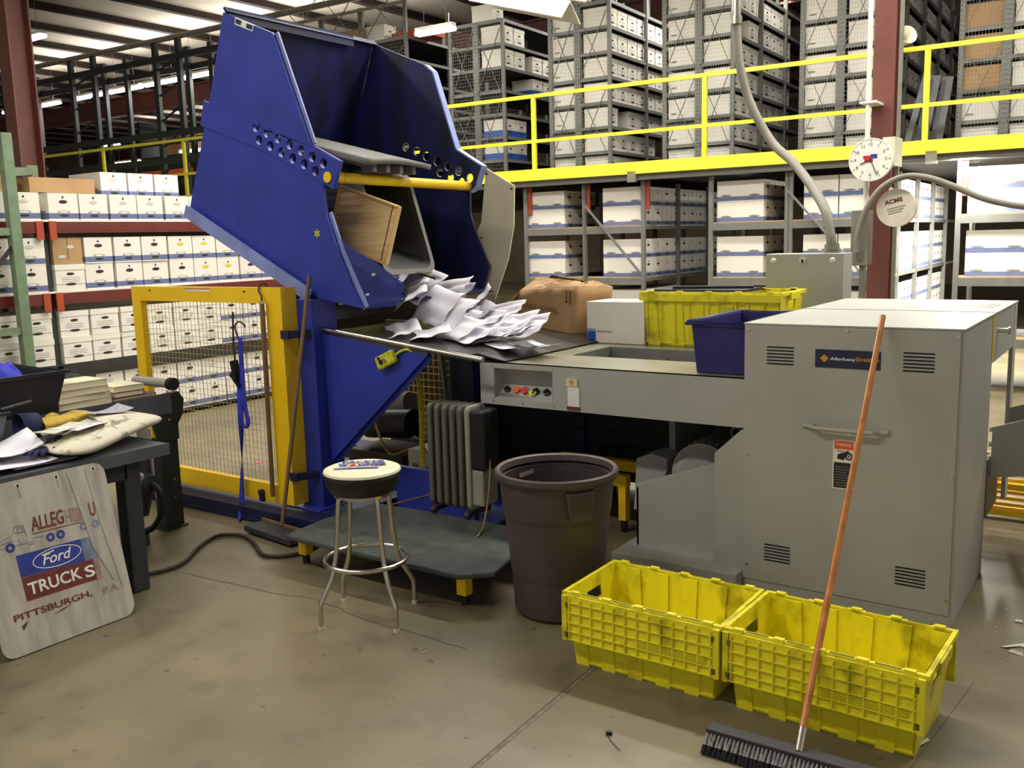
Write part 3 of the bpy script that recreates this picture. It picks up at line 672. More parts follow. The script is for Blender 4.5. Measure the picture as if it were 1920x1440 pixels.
# ================================================================== THE SHREDDER
FY = 4.507; XL, XR = -1.706, -.696; HT = 1.398
sh = thing('paper_shredder', (-1.2, 5.4, 0), 'large grey industrial paper shredder cabinet with a brush broom leaning at its front', 'machine')
m2 = MB(); m2.box(XL, XR, FY, 5.40, .0, HT-.002); m2.box(XL, XR-.30, 5.40, 6.34, 0, HT-.004); part('cabinet', m2, 'grey_paint', sh, bevel=.006)
m2 = MB(); m2.box(XL-.004, XR+.004, FY-.004, 6.36, HT-.002, HT+.006)
for k in range(2):
    for j in range(6): m2.box(-1.02+k*.16+j*.0, -.90+k*.16, 5.72+j*.06, 5.735+j*.06, HT+.006, HT+.0068, 1)
m2.box(XL, XR, 5.45, 5.456, HT+.006, HT+.008, 1); part('top_panel', m2, ['grey_paint', 'grey_paint_dark'], sh, bevel=.003)
m2 = MB(); m2.box(XL+.001, XR-.01, FY-.006, FY, .062, HT-.004); pnl = part('front_panel', m2, 'grey_paint', sh, bevel=.004)
PF = FY-.007
for (x0, z0) in ((-1.588, 1.202), (-.946, 1.202), (-1.587, .180), (-.947, .176)):
    m2 = MB()
    for k in range(6): m2.box(x0, x0+.134, PF-.001, PF+.002, z0+k*.0165, z0+k*.0165+.0065)
    part('vent_grille', m2, 'slot_black', pnl)
m2 = MB()
for (x, z) in ((-1.683, 1.374), (-1.2, 1.380), (-.719, 1.369), (-1.686, .733), (-.72, .728), (-1.682, .144), (-.721, .139)): m2.cyl((x, PF+.001, z), (x, PF-.004, z), .007, 10)
part('screws', m2, 'screw', pnl)
m2 = MB(); m2.box(-1.348, -1.045, PF-.002, PF+.001, 1.200, 1.288)
m2.face([(-1.325, PF-.003, 1.245), (-1.304, PF-.003, 1.226), (-1.283, PF-.003, 1.245), (-1.304, PF-.003, 1.264)], 1)
text_mb(m2, 'Allegheny', (-1.276, PF-.003, 1.238), (1, 0, 0), (0, 0, 1), w=.118, h=.020, mi=2, bold=.02)
text_mb(m2, 'Shredders', (-1.156, PF-.003, 1.238), (1, 0, 0), (0, 0, 1), w=.104, h=.020, mi=1, bold=.02)
part('name_plate', m2, ['decal_navy', 'gold', 'white_ink'], pnl, label='navy plate with white and gold lettering')
m2 = MB(); m2.tube(bez([(-1.395, PF-.004, .908), (-1.36, PF-.010, .905), (-1.335, PF-.035, .906), (-1.30, PF-.042, .906), (-1.09, PF-.042, .906), (-1.06, PF-.035, .906), (-1.035, PF-.01, .905), (-1.0, PF-.004, .908)]), .011, 10)
m2.frustum((-1.40, -1.345, PF-.008, PF), (-1.40, -1.345, PF-.008, PF), .896, .920); m2.frustum((-1.05, -.995, PF-.008, PF), (-1.05, -.995, PF-.008, PF), .896, .920)
part('handle', m2, 'grey_paint', pnl)
m2 = MB(); m2.box(-1.252, -1.150, PF-.001, PF+.001, .608, .852); m2.box(-1.246, -1.156, PF-.002, PF, .806, .846, 1); m2.box(-1.246, -1.156, PF-.002, PF, .614, .740, 2)
m2.ring((-1.176, PF-.002, .772), (1, 0, 0), (0, 0, 1), .010, .018, 14, 2); m2.disc((-1.176, PF-.002, .772), (1, 0, 0), (0, 0, 1), .005, .005, 8, 2)
m2.face([(-1.232, PF-.002, .758), (-1.200, PF-.002, .752), (-1.190, PF-.002, .775), (-1.205, PF-.002, .790), (-1.228, PF-.002, .780)], 2)
m2.face([(-1.232, PF-.002, .795), (-1.165, PF-.002, .790), (-1.165, PF-.002, .793), (-1.232, PF-.002, .799)], 2)
m2.face([(-1.196, PF-.002, .778), (-1.175, PF-.002, .798), (-1.18, PF-.002, .802), (-1.205, PF-.002, .785)], 2)
text_mb(m2, 'WARNING', (-1.236, PF-.003, .822), (1, 0, 0), (0, 0, 1), w=.07, h=.014, mi=0)
for k in range(8): m2.box(-1.240, -1.165-(k % 3)*.01, PF-.0025, PF-.001, .625+k*.013, .629+k*.013, 3)
part('warning_label', m2, ['white_ink', 'warn_orange', 'box_ink', 'grey_paint_dark'], pnl, label='white warning label with orange head and crushed-hand symbol')
# left lower body with sloping corner, motor guard and plinth
m2 = MB(); m2.poly([(XL, FY+.012, .0), (-1.87, FY+.012, .0), (-1.87, FY+.012, .71), (XL, FY+.012, .866)], (0, .05, 0)); m2.box(-1.87, -1.85, FY+.05, 4.9, .1, .6); part('side_plate', m2, 'grey_paint', sh, bevel=.003)
m2 = MB(); m2.poly([(-2.37, 4.60, .10), (-1.86, 4.60, .10), (-1.86, 4.60, .632), (-2.37, 4.60, .447)], (0, .012, 0)); m2.bar((-2.37, 4.615, .447), (-1.86, 4.615, .632), .03, .008, hint=(0, 1, 0)); m2.box(-2.37, -2.358, 4.60, 5.1, .1, .44); part('motor_guard', m2, 'grey_paint', sh)
m2 = MB(); m2.box(-2.44, XL, 4.42, 5.6, 0, .10); part('plinth', m2, 'grey_paint', sh, bevel=.005)
# motor
mo = MB(); cx, cz = -2.06, .50
mo.cyl((cx, 4.80, cz), (cx, 5.42, cz), .165, 28)
mo.cone((cx, 4.74, cz), (cx, 4.80, cz), .12, .175, 28); mo.cyl((cx, 4.80, cz), (cx, 4.82, cz), .185, 28)
for k in range(26):
    a = 2*pi*k/26; d = Vector((math.cos(a), 0, math.sin(a))); c = Vector((cx, 0, cz))
    mo.bar(c+d*.178+Vector((0, 4.86, 0)), c+d*.178+Vector((0, 5.38, 0)), .004, .03, hint=tuple(d))
mot = part('motor', mo, 'motor_grey', sh)
m2 = MB(); m2.tube([(cx+.10+.03*math.cos(t), 5.06, cz+.21+.03*math.sin(t)) for t in [k*pi/8 for k in range(17)]], .006, 6); part('lifting_eye', m2, 'motor_grey', mot)
m2 = MB(); m2.poly([(-2.52, 4.85, .22), (-2.43, 4.85, .22), (-2.30, 4.85, .48), (-2.30, 4.85, .56), (-2.40, 4.85, .58), (-2.50, 4.85, .54)], (0, .2, 0)); part('belt_cover', m2, 'grey_paint', sh, bevel=.006)
# right end: hood, opening, knob
m2 = MB(); m2.box(XR-.012, XR, 5.40, 6.34, 1.14, HT-.004); m2.box(XR-.02, XR+.002, 6.22, 6.34, .2, HT-.004); part('hood', m2, 'grey_paint', sh)
m2 = MB(); m2.box(XR-.001, XR+.005, 5.36, 5.39, 1.17, 1.39); part('hinge_strip', m2, 'yellow_gate', sh)
m2 = MB(); m2.cyl((XR, 5.56, 1.30), (XR+.05, 5.56, 1.30), .014, 12); m2.cyl((XR+.05, 5.56, 1.30), (XR+.06, 5.56, 1.30), .022, 12); part('knob', m2, 'screw', sh)
m2 = MB(); m2.box(XR-.01, XR+.008, 5.40, 5.80, .30, .62); part('side_door', m2, 'grey_paint_dark', sh)
m2 = MB()
for z in (.62, .70, .78): m2.cyl((XR, 5.44, z), (XR+.012, 5.44, z), .014, 10)
part('bolts', m2, 'screw', sh)
# outfeed conveyor to the right
oc = thing('outfeed_conveyor', (-.2, 6.0, 0), 'grey inclined trough leaving the right end of the shredder', 'conveyor')
m2 = MB(); m2.poly([(-.69, 5.50, .78), (-.69, 5.50, .50), (-.1, 5.50, .60), (.9, 5.50, .95), (.9, 5.50, 1.33), (-.1, 5.50, .99)], (0, .012, 0)); m2.poly([(-.69, 6.15, .78), (-.69, 6.15, .50), (-.1, 6.15, .60), (.9, 6.15, .95), (.9, 6.15, 1.33), (-.1, 6.15, .99)], (0, .012, 0)); part('side_wall', m2, 'grey_paint', oc)
m2 = MB(); m2.poly([(-.69, 5.51, .60), (.9, 5.51, 1.12), (.9, 5.51, 1.10), (-.69, 5.51, .58)], (0, .64, 0)); part('belt', m2, 'rack_dark', oc)
m2 = MB(); m2.box(.5, .56, 5.51, 6.15, 0, .85); part('leg', m2, 'grey_paint', oc)

# ================================================================== FEED CONVEYOR
cv = thing('feed_conveyor', (-2.6, 5.0, 0), 'grey feed conveyor trough with button panel running into the shredder', 'conveyor')
CX0, CX1, CT = -3.397, XL, 1.120
m2 = MB()
# front side with panel recess cut out
for (a, b, c, d) in ((CX0, -3.281, .862, CT), (-2.865, CX1, .862, CT), (-3.281, -2.865, 1.086, CT), (-3.281, -2.865, .862, .899)): m2.box(a, b, FY, FY+.02, c, d)
part('front_side', m2, 'grey_paint', cv)
m2 = MB(); m2.box(CX0, CX1, FY, 4.98, CT-.004, CT); m2.box(CX0, CX1, 5.50, 5.92, CT-.004, CT); m2.box(CX0, -3.02, 4.98, 5.5, CT-.004, CT); m2.box(CX0, CX0+.01, FY, 5.92, .862, CT-.004); m2.box(CX0, CX1, 5.90, 5.92, .862, CT-.004)
part('top_deck', m2, 'steel_top', cv)
m2 = MB(); m2.box(-3.02, CX1, 4.98, 4.99, .95, CT-.004); m2.box(-3.02, CX1, 5.49, 5.50, .95, CT-.004); m2.box(-3.03, -3.02, 4.98, 5.5, .95, CT-.004); m2.box(-3.02, CX1, 4.98, 5.5, .94, .955); m2.cyl((-2.6, 5.485, 1.06), (-2.6, 5.478, 1.06), .008, 8)
part('belt_trough', m2, 'grey_paint_dark', cv)
m2 = MB(); m2.face([(-3.281, FY+.02, 1.086), (-2.865, FY+.02, 1.086), (-2.865, 4.60, 1.03), (-3.281, 4.60, 1.03)]); m2.face([(-3.281, 4.60, 1.03), (-2.865, 4.60, 1.03), (-2.865, 4.62, .975), (-3.281, 4.62, .975)]); m2.face([(-3.281, 4.62, .975), (-2.865, 4.62, .975), (-2.865, FY+.005, .899), (-3.281, FY+.005, .899)])
m2.face([(-3.281, FY, .899), (-3.281, FY, 1.086), (-3.281, 4.62, 1.03), (-3.281, 4.62, .975)]); m2.face([(-2.865, FY, .899), (-2.865, FY, 1.086), (-2.865, 4.62, 1.03), (-2.865, 4.62, .975)])
cp = part('control_panel', m2, 'grey_paint', cv, solid=.003)
for i, (x, m_, r_) in enumerate([(-3.225, 'black_plastic', .020), (-3.155, 'button_orange', .022), (-3.095, 'button_red', .024), (-3.015, 'black_plastic', .022), (-2.94, 'black_plastic', .022)]):
    c = Vector((x, 4.570, .945)); n = Vector((0, -.80, .6)); m2 = MB(); m2.cyl(c-n*.01, c+n*.018, r_, 16); 
    if i in (0, 3, 4): m2.bar(c+n*.018+Vector((-.014, 0, .0)), c+n*.022+Vector((.014, 0, .01)), .014)
    part('button', m2, m_, cp)
m2 = MB(); c = Vector((-3.075, 4.545, .925)); m2.ring(c, (1, 0, 0), (0, .6, .8), .022, .038, 20); m2.ring(c+Vector((.05, 0, .02)), (1, 0, 0), (0, .6, .8), .010, .02, 14); part('button_guard', m2, 'pendant_yellow', cp, solid=.004)
m2 = MB()
for (x, z) in ((-3.29, 1.10), (-3.08, 1.101), (-2.86, 1.10), (-3.29, .885), (-3.075, .884), (-2.855, .884)): m2.cyl((x, FY, z), (x, FY-.004, z), .0055, 8)
part('screws', m2, 'screw', cv)
lt = thing('light_curtain_tag', (-2.72, FY, .88), 'white paper tag taped on the conveyor side beside the button panel', 'tag')
m2 = MB(); m2.box(-2.758, -2.682, FY-.006, FY-.001, .893, 1.007); part('tag', m2, 'white_ink', lt)
m2 = MB(); m2.box(-2.765, -2.690, FY-.010, FY-.001, 1.010, 1.055); m2.disc((-2.728, FY-.011, 1.034), (1, 0, 0), (0, 0, 1), .016, .016, 12, 1); part('holder', m2, ['tape_cream', 'gold'], lt)
m2 = MB(); m2.box(-2.762, -2.680, FY-.010, FY-.001, .872, .892); part('clip', m2, 'disc_ink', lt)
# legs and gear beneath
m2 = MB(); m2.box(-2.45, -2.41, 5.2, 5.85, 0, .86); part('leg_panel', m2, 'grey_paint', cv)
m2 = MB(); m2.box(-2.40, -1.72, 5.80, 5.84, .35, .72); part('drive_cover', m2, 'grey_paint_dark', cv)
m2 = MB(); m2.box(-3.36, -3.30, 5.6, 5.66, 0, .86); part('leg', m2, 'navy_frame', cv)
m2 = MB(); m2.box(-3.35, -1.72, 5.94, 5.97, .06, .86); m2.box(-3.35, -2.46, 5.62, 5.66, .42, .86); m2.box(-3.35, -2.46, 5.60, 5.63, .60, .615); m2.box(-3.35, -2.46, 5.60, 5.63, .50, .515); part('dark_backing', m2, 'black_plastic', cv)  # rear sheet added for the dark beyond; nearer panels belong under the conveyor
# small yellow railing under the machine
def low_rail(name, p, label, w=.75, rz=0):
    t = thing(name, p, label, 'stand', rz=rz); x, y, z = p
    m2 = MB(); m2.box(-w/2, w/2, -.03, .03, .30, .37); part('rail', m2, 'yellow_gate', t, local=True)
    for s_ in (-1, 1):
        m2 = MB(); m2.box(s_*(w/2-.03)-.025, s_*(w/2-.03)+.025, -.03, .03, .08, .30); part('leg', m2, 'yellow_gate', t, local=True)
        m2 = MB(); m2.cyl((s_*(w/2-.03), 0, 0), (s_*(w/2-.03), 0, .08), .022, 10); part('foot', m2, 'black_plastic', t, local=True)
low_rail('yellow_stand', (-3.02, 5.05, 0), 'yellow legged stand under the conveyor behind the brown bin', .72)
low_rail('yellow_stand', (-2.95, 5.40, 0), 'second yellow stand further back under the conveyor', .85)
m2 = MB()
for k in range(9): m2.box(-1.15, 1.2, 6.50+k*.001, 6.53, .08+k*.04, .10+k*.04)
m2.box(-1.15, 1.2, 6.44, 6.56, .03, .07); m2.box(-1.15, 1.2, 6.45, 6.50, .20, .24); m2.box(-1.1, -1.0, 6.46, 6.54, 0, .44)
solo('yellow_pallet', m2, 'yellow_gate', (0, 6.5, 0), 'yellow slatted crate base on the floor behind the outfeed at right', 'pallet')
# control cabinet with conduit
cc = thing('control_cabinet', (-2.04, 6.6, 0), 'tall grey electrical cabinet behind the yellow tote', 'cabinet')
m2 = MB(); m2.box(-2.313, -1.772, 6.5, 6.72, .1, 1.70); part('body', m2, 'grey_paint', cc, bevel=.006)
m2 = MB(); m2.box(-2.30, -2.25, 6.52, 6.70, 0, .1); m2.box(-1.83, -1.78, 6.52, 6.70, 0, .1); part('feet', m2, 'grey_paint_dark', cc)
m2 = MB()
for x in (-2.255, -1.84): m2.lathe([(.022, 0), (.018, .006), (.0, .010)], n=14); 
m2 = MB()
for x in (-2.255, -1.845): m2.cone((x, 6.50, 1.652), (x, 6.488, 1.652), .022, .012, 14)
m2.cyl((-2.05, 6.50, 1.655), (-2.05, 6.492, 1.655), .022, 14); m2.disc((-2.05, 6.4905, 1.648), (1, 0, 0), (0, 0, 1), .008, .015, 10, 1)
part('cover_bolts', m2, ['lamp_white', 'slot_black'], cc)
m2 = MB(); pts = [(-1.88, 6.60, 1.73), (-1.90, 6.62, 1.83), (-1.96, 6.7, 1.99), (-2.12, 6.9, 2.17), (-2.33, 7.1, 2.37), (-2.55, 7.25, 2.55), (-2.74, 7.3, 2.86), (-2.83, 7.3, 3.16), (-2.86, 7.3, 3.45), (-2.862, 7.3, 3.48)]
m2.tube(bez(pts), .034, 16); cnd = solo('flexible_conduit', m2, 'grey_pipe', (-1.88, 6.6, 1.73), 'thick grey flexible conduit curving up from the cabinet', 'conduit')
m2 = MB(); m2.cyl((-1.88, 6.60, 1.70), (-1.88, 6.60, 1.715), .056, 16); m2.cyl((-1.88, 6.60, 1.715), (-1.882, 6.602, 1.76), .05, 16); m2.T = None; part('connector', m2, 'grey_pipe', cnd)
m2 = MB(); m2.cyl((-2.862, 7.3, 3.47), (-2.862, 7.3, 3.53), .046, 16); m2.cyl((-2.862, 7.3, 3.53), (-2.862, 7.3, 6.5), .036, 16); part('coupling', m2, 'chrome', cnd)
# column furniture: clock, disc, disconnect box, conduits
ck = thing('wall_clock', (-2.15, 8.52, 2.46), 'round white wall clock with dark numerals on the brown column', 'clock')
cc_ = Vector((-2.115, 8.50, 2.447)); CR = .182
m2 = MB(); m2.cyl(cc_+Vector((0, .05, 0)), cc_, CR, 40); m2.ring(cc_+Vector((0, -.003, 0)), (1, 0, 0), (0, 0, 1), CR*.94, CR, 40, 1); part('face', m2, ['clock_white', 'white_ink'], ck)
for h in range(1, 13):
    m2 = MB(); a = pi/2-h*pi/6; c = cc_+Vector((math.cos(a)*CR*.70, -.002, math.sin(a)*CR*.70-.011)); text_mb(m2, str(h), c, (1, 0, 0), (0, 0, 1), h=.026, center=True, mi=0)
    d = Vector((math.cos(a), 0, math.sin(a))); c = cc_+Vector((0, -.003, 0)); m2.bar(c+d*CR*.82, c+d*CR*.92, .004, .001, 0, hint=(0, 1, 0))
    part('numeral', m2, 'box_ink', ck)
m2 = MB(); c = cc_+Vector((0, -.006, 0)); m2.bar(c, c+Vector((-.085, 0, -.035)), .008, .002, hint=(0, 1, 0)); m2.bar(c, c+Vector((.058, 0, -.13)), .006, .002, hint=(0, 1, 0)); m2.disc(c, (1, 0, 0), (0, 0, 1), .01, .01, 12); part('hands', m2, 'box_ink', ck)
m2 = MB(); c = cc_+Vector((0, -.003, 0)); m2.box(c.x-.06, c.x+.0, c.y-.001, c.y, c.z+.012, c.z+.035, 0); m2.box(c.x+.0, c.x+.055, c.y-.001, c.y, c.z+.012, c.z+.045, 1); m2.box(c.x-.05, c.x+.02, c.y-.001, c.y, c.z-.02, c.z+.008, 0); part('emblem', m2, ['button_red', 'ink_blue'], ck, label='small red and blue emblem')
m2 = MB(); m2.box(-2.03, -1.93, 8.55, 8.83, 2.39, 2.63); part('bracket', m2, 'cream_plastic', ck)
ad = thing('tape_disc', (-1.86, 8.36, 2.03), 'round cream disc lettered in brown hanging right of the column', 'disc')
dc = Vector((-1.862, 8.36, 2.028)); m2 = MB(); m2.cyl(dc+Vector((0, .06, 0)), dc, .158, 40); m2.disc(dc+Vector((-.05, .03, .152)), (1, 0, 0), (0, 0, 1), .02, .02, 10); part('disc', m2, 'disc_white', ad, bevel=.006)
ux, uz = Vector((.975, 0, .22)), Vector((-.22, 0, .975))
m2 = MB(); text_mb(m2, 'ACME', dc+ux*-.08+uz*.045+Vector((0, -.002, 0)), ux, uz, w=.145, h=.036, bold=.03)
for k in range(3): m2.add([dc+ux*a+uz*(b-.02*k)+Vector((0, -.002, 0)) for a, b in ((-.07, .0), (.08-.02*k, .0), (.08-.02*k, .006), (-.07, .006))], [(0, 1, 2, 3)], 1)
part('lettering', m2, ['disc_ink', 'box_grey'], ad)
db = thing('disconnect_box', (-2.16, 8.5, 1.53), 'narrow grey electrical disconnect box on the left of the column', 'electrical box')
m2 = MB(); m2.box(-2.235, -2.11, 8.40, 8.64, 1.545, 2.02); part('box', m2, 'grey_pipe', db, bevel=.005)
m2 = MB(); m2.box(-2.175, -2.14, 8.36, 8.40, 1.60, 1.68); part('switch', m2, 'grey_paint_dark', db)
m2 = MB(); m2.tube([(-2.17, 8.60, 2.02), (-2.18, 8.60, 6.55)], .021, 12); m2.cyl((-2.17, 8.60, 2.0), (-2.17, 8.60, 2.03), .035, 12); part('conduit', m2, 'lamp_white', db)
m2 = MB(); m2.box(-2.24, -2.10, 8.57, 8.84, 2.93, 2.95); part('conduit_strap', m2, 'lamp_white', db)
m2 = MB(); m2.box(-2.16, -2.12, 8.42, 8.5, .0, 1.545); m2.box(-2.2, -2.08, 8.40, 8.56, 0, .03); part('stand', m2, 'rack_grey', db)
m2 = MB(); m2.tube(bez([(-2.165, 8.33, 1.66), (-2.16, 8.33, 1.80), (-2.09, 8.33, 2.03), (-1.97, 8.33, 2.20), (-1.80, 8.33, 2.278), (-1.62, 8.33, 2.26), (-1.42, 8.33, 2.18), (-1.16, 8.33, 2.06), (-.85, 8.33, 1.99), (-.4, 8.33, 1.95)]), .026, 12)
solo('flexible_conduit', m2, 'grey_pipe', (-2.16, 8.33, 1.66), 'slim grey conduit arching from the disconnect box to the right edge', 'conduit')
m2 = MB(); m2.box(-1.985, -1.955, 8.82, 8.85, 0, 6.3); solo('metal_strip', m2, 'grey_pipe', (-1.97, 8.84, 0), 'thin vertical grey channel on right flange of the column', 'channel')

# ================================================================== THINGS ON THE CONVEYOR
def tote(name, loc, L, W, H, label, rz=0, lids=True, grid_front=True, grp=None):
    """yellow attached-lid tote: local X long, Y deep, flaps hang outside on both long sides"""
    t = thing(name, loc, label, 'tote', grp, rz=rz); bl, bw = L/2-.035, W/2-.03; l, w_ = L/2, W/2-.012
    m2 = MB(); th = .006; N = 10
    m2.box(-bl, bl, -bw, bw, .012, .02)
    for sgn in (-1, 1):     # ribbed long walls
        for k in range(N):
            a0, a1 = -1+2*k/N, -1+2*(k+1)/N; o_ = .010 if k % 2 else 0
            def q(a, top, d): return (a*(l if top else bl), sgn*((w_ if top else bw)-o_-d), H-.012 if top else .0)
            for d in (0, th): m2.face([q(a0, 0, d), q(a1, 0, d), q(a1, 1, d), q(a0, 1, d)])
            m2.face([q(a0, 1, 0), q(a1, 1, 0), q(a1, 1, th), q(a0, 1, th)])
            if k < N-1:
                p0 = [(a1*bl, sgn*(bw-0), 0), (a1*bl, sgn*(bw-.010), 0), (a1*l, sgn*(w_-.010), H-.012), (a1*l, sgn*w_, H-.012)]; m2.face(p0)
        # short walls
        def e(y, z, d): return (sgn*((bl+(l-bl)*z/H)-d), y*(bw+(w_-bw)*z/H), z)
        for d in (0, th):
            for (y0, y1, z0, z1) in ((-1, -.28, 0, H), (.28, 1, 0, H), (-.28, .28, 0, H-.11), (-.28, .28, H-.06, H)): m2.face([e(y0, z0, d), e(y1, z0, d), e(y1, z1, d), e(y0, z1, d)])
    body = part('body', m2, 'tote_yellow', t, local=True)
    m2 = MB(); r0 = .014
    m2.box(-l-r0, l+r0, -w_-r0, -w_+.004, H-.022, H); m2.box(-l-r0, l+r0, w_-.004, w_+r0, H-.022, H); m2.box(-l-r0, -l+.004, -w_, w_, H-.022, H); m2.box(l-.004, l+r0, -w_, w_, H-.022, H)
    for sgn in (-1, 1):     # handle lugs, hinge slots
        m2.box(-l-.022 if sgn < 0 else l+.006, -l-.006 if sgn < 0 else l+.022, -.09, .09, H-.05, H-.006)
        for a in (-.86, -.42, 0, .42, .86): m2.box(a*l-.02, a*l+.02, sgn*w_-.018 if sgn < 0 else w_-.004, sgn*w_+.004 if sgn < 0 else w_+.018, H-.012, H+.006)
        for a in (-.66, -.22, .22, .66): m2.box(a*l-.045, a*l+.045, min(sgn*(w_+.002), sgn*(w_+.012)), max(sgn*(w_+.002), sgn*(w_+.012)), H-.0005, H+.0015, 1)
    part('rim', m2, ['tote_yellow', 'tote_dirt'], t, local=True, bevel=.003)
    if lids:
        for sgn in (-1, 1):
            m2 = MB(); y0 = sgn*(w_+.016); y1 = sgn*(w_+.026); zb = H-.215; ya, yb = min(y0, y1), max(y0, y1)
            m2.box(-l-.006, l+.006, ya, yb, zb, H-.01)
            e0, e1 = (yb, yb+.008) if sgn > 0 else (ya-.008, ya)
            nn = 12
            for k in range(nn+1): x = -l+.03+(2*l-.06)*k/nn; m2.box(x-.0035, x+.0035, e0, e1, zb+.01, H-.02)
            for z in (zb+.008, zb+.045, zb+.085, zb+.13, zb+.175): m2.box(-l+.02, l-.02, e0, e1, z-.003, z+.003)
            if sgn < 0:
                for k in range(6): m2.box(.0, l-.05, e0, e1, zb+.052+k*.006, zb+.0545+k*.006)
            for (x, z) in ((-l+.02, H-.05), (l-.02, H-.05), (-l+.015, zb+.03), (l-.015, zb+.03)): m2.box(x-.007, x+.007, e0-.001, e1+.001, z-.012, z+.012, 1)
            m2.box(-l-.006, -l+.018, e0, e1, zb, H-.01); m2.box(l-.018, l+.006, e0, e1, zb, H-.01)
            part('lid_flap', m2, ['tote_yellow', 'tote_dirt'], t, local=True, bevel=.002)
    return t
def tote_lift(t): return t
tote('storage_tote', (-1.680, 3.50, 0), .71, .46, .335, 'open yellow plastic tote on the floor, nearer the brown bin', rz=-.005)
tote('storage_tote', (-.928, 3.485, 0), .73, .455, .335, 'open yellow plastic tote on the floor behind the push broom head', rz=-.035)
tt = tote('storage_tote', (-2.385, 5.87, 1.122), .95, .46, .36, 'dirty yellow tote standing on the conveyor beside the white box', rz=.0, lids=False)
m2 = MB(); m2.box(-.40, .22, -.19, .16, .355, .372); m2.bar((-.30, -.1, .38), (.2, .05, .378), .08, .02); part('dark_lid', m2, 'crate_black', tt, local=True)
m2 = MB()
for k in range(9): m2.box(-.44+k*.10, -.434+k*.10, -.222, -.215, .02, .32)
m2.box(-.486, .486, -.244, -.225, .300, .345); part('rim_flap', m2, 'tote_yellow', tt, local=True)
# white box
wb = thing('white_carton', (-3.06, 5.82, 1.122), 'white carton with a blue corner mark beside the cardboard box', 'box')
m2 = MB(); m2.box(-3.288, -2.842, 5.645, 5.95, 1.122, 1.408); m2.box(-3.1, -2.846, 5.66, 5.94, 1.408, 1.411, 1); part('carton', m2, ['box_white', 'box_offwhite'], wb, bevel=.004)
m2 = MB(); m2.face([(-3.284, 5.643, 1.205), (-3.284, 5.643, 1.15), (-3.255, 5.643, 1.13), (-3.219, 5.643, 1.128), (-3.219, 5.643, 1.205)]); m2.face([(-3.284, 5.643, 1.212), (-3.219, 5.643, 1.212), (-3.219, 5.643, 1.218), (-3.284, 5.643, 1.218)])
text_mb(m2, 'Bankers Box', (-3.205, 5.643, 1.196), (1, 0, 0), (0, 0, 1), w=.115, h=.016, mi=1); part('print', m2, ['box_blue_deep', 'box_ink'], wb, label='blue corner mark and small black lettering')
# navy bin
nb = thing('plastic_bin', (-1.88, 4.95, 1.122), 'dark navy plastic bin on the conveyor against the shredder', 'bin')
m2 = MB()
def openbox(mb, b, t, z0, z1, th, mi=0):
    mb.frustum(b, t, z0, z1, mi, True); i = lambda q: (q[0]+th, q[1]-th, q[2]+th, q[3]-th)
    bb, tt_ = i(b), i(t); vs = [(bb[0], bb[2], z0+th), (bb[1], bb[2], z0+th), (bb[1], bb[3], z0+th), (bb[0], bb[3], z0+th), (tt_[0], tt_[2], z1), (tt_[1], tt_[2], z1), (tt_[1], tt_[3], z1), (tt_[0], tt_[3], z1)]
    mb.add(vs, [(0, 1, 2, 3), (0, 4, 5, 1), (1, 5, 6, 2), (2, 6, 7, 3), (3, 7, 4, 0)], mi)
    o_ = [(t[0], t[2], z1), (t[1], t[2], z1), (t[1], t[3], z1), (t[0], t[3], z1)]; mb.add(o_+vs[4:], [(0, 1, 5, 4), (1, 2, 6, 5), (2, 3, 7, 6), (3, 0, 4, 7)], mi)
openbox(m2, (-2.005, -1.735, 4.595, 5.28), (-2.030, -1.722, 4.580, 5.30), 1.122, 1.392, .006); part('body', m2, 'navy_plastic', nb, bevel=.004)
m2 = MB(); m2.tube([(-2.040, 4.572, 1.394), (-1.716, 4.572, 1.394), (-1.716, 5.31, 1.394), (-2.040, 5.31, 1.394)], .012, 10, closed=True); m2.tube([(-2.050, 4.562, 1.386), (-1.716, 4.562, 1.386), (-1.716, 5.32, 1.386), (-2.050, 5.32, 1.386)], .009, 8, closed=True); part('rim', m2, 'navy_plastic', nb)
# crushed cardboard box
cbx = thing('cardboard_box', (-3.7, 5.85, 1.122), 'crushed brown cardboard box behind the pile of papers', 'box')
def lerp3(a, b, t): return Vector(a).lerp(Vector(b), t)
def crum(a, b, c, d, nu, nv, amp, seed):
    rr = random.Random(seed); N = {}
    def fn(u, v):
        p = lerp3(lerp3(a, b, u), lerp3(d, c, u), v); k = (round(u*nu), round(v*nv))
        if 0 < k[0] < nu and 0 < k[1] < nv: p = p+Vector((rr.uniform(-amp, amp), rr.uniform(-amp, amp), rr.uniform(-amp, amp)))
        return p
    return fn
B0, B1, B2, B3 = (-3.99, 5.74, 1.125), (-3.425, 5.672, 1.125), (-3.325, 6.0, 1.125), (-3.95, 6.10, 1.125)
T0, T1, T2, T3 = (-3.93, 5.76, 1.47), (-3.405, 5.70, 1.512), (-3.285, 6.02, 1.49), (-3.96, 6.12, 1.50)
m2 = MB()
for i, q in enumerate(((B0, B1, T1, T0), (B1, B2, T2, T1), (B2, B3, T3, T2), (B3, B0, T0, T3), (B0, B1, B2, B3))): m2.grid(crum(*q, 8, 6, .004, i), 8, 6)
part('carton', m2, 'cardboard', cbx, solid=.004)
for i, q in enumerate([(T0, T1, (-3.46, 5.86, 1.535), (-3.86, 5.90, 1.565)), (T1, T2, (-3.44, 6.0, 1.535), (-3.46, 5.86, 1.525)), (T3, T2, (-3.46, 5.95, 1.53), (-3.8, 6.0, 1.58)), (T0, (-3.94, 5.95, 1.50), (-4.10, 5.9, 1.35), (-4.03, 5.72, 1.33))]):
    m2 = MB(); m2.grid(crum(*q, 7, 5, .017, 20+i), 7, 5, sm=False); part('flap', m2, 'cardboard', cbx, solid=.004)
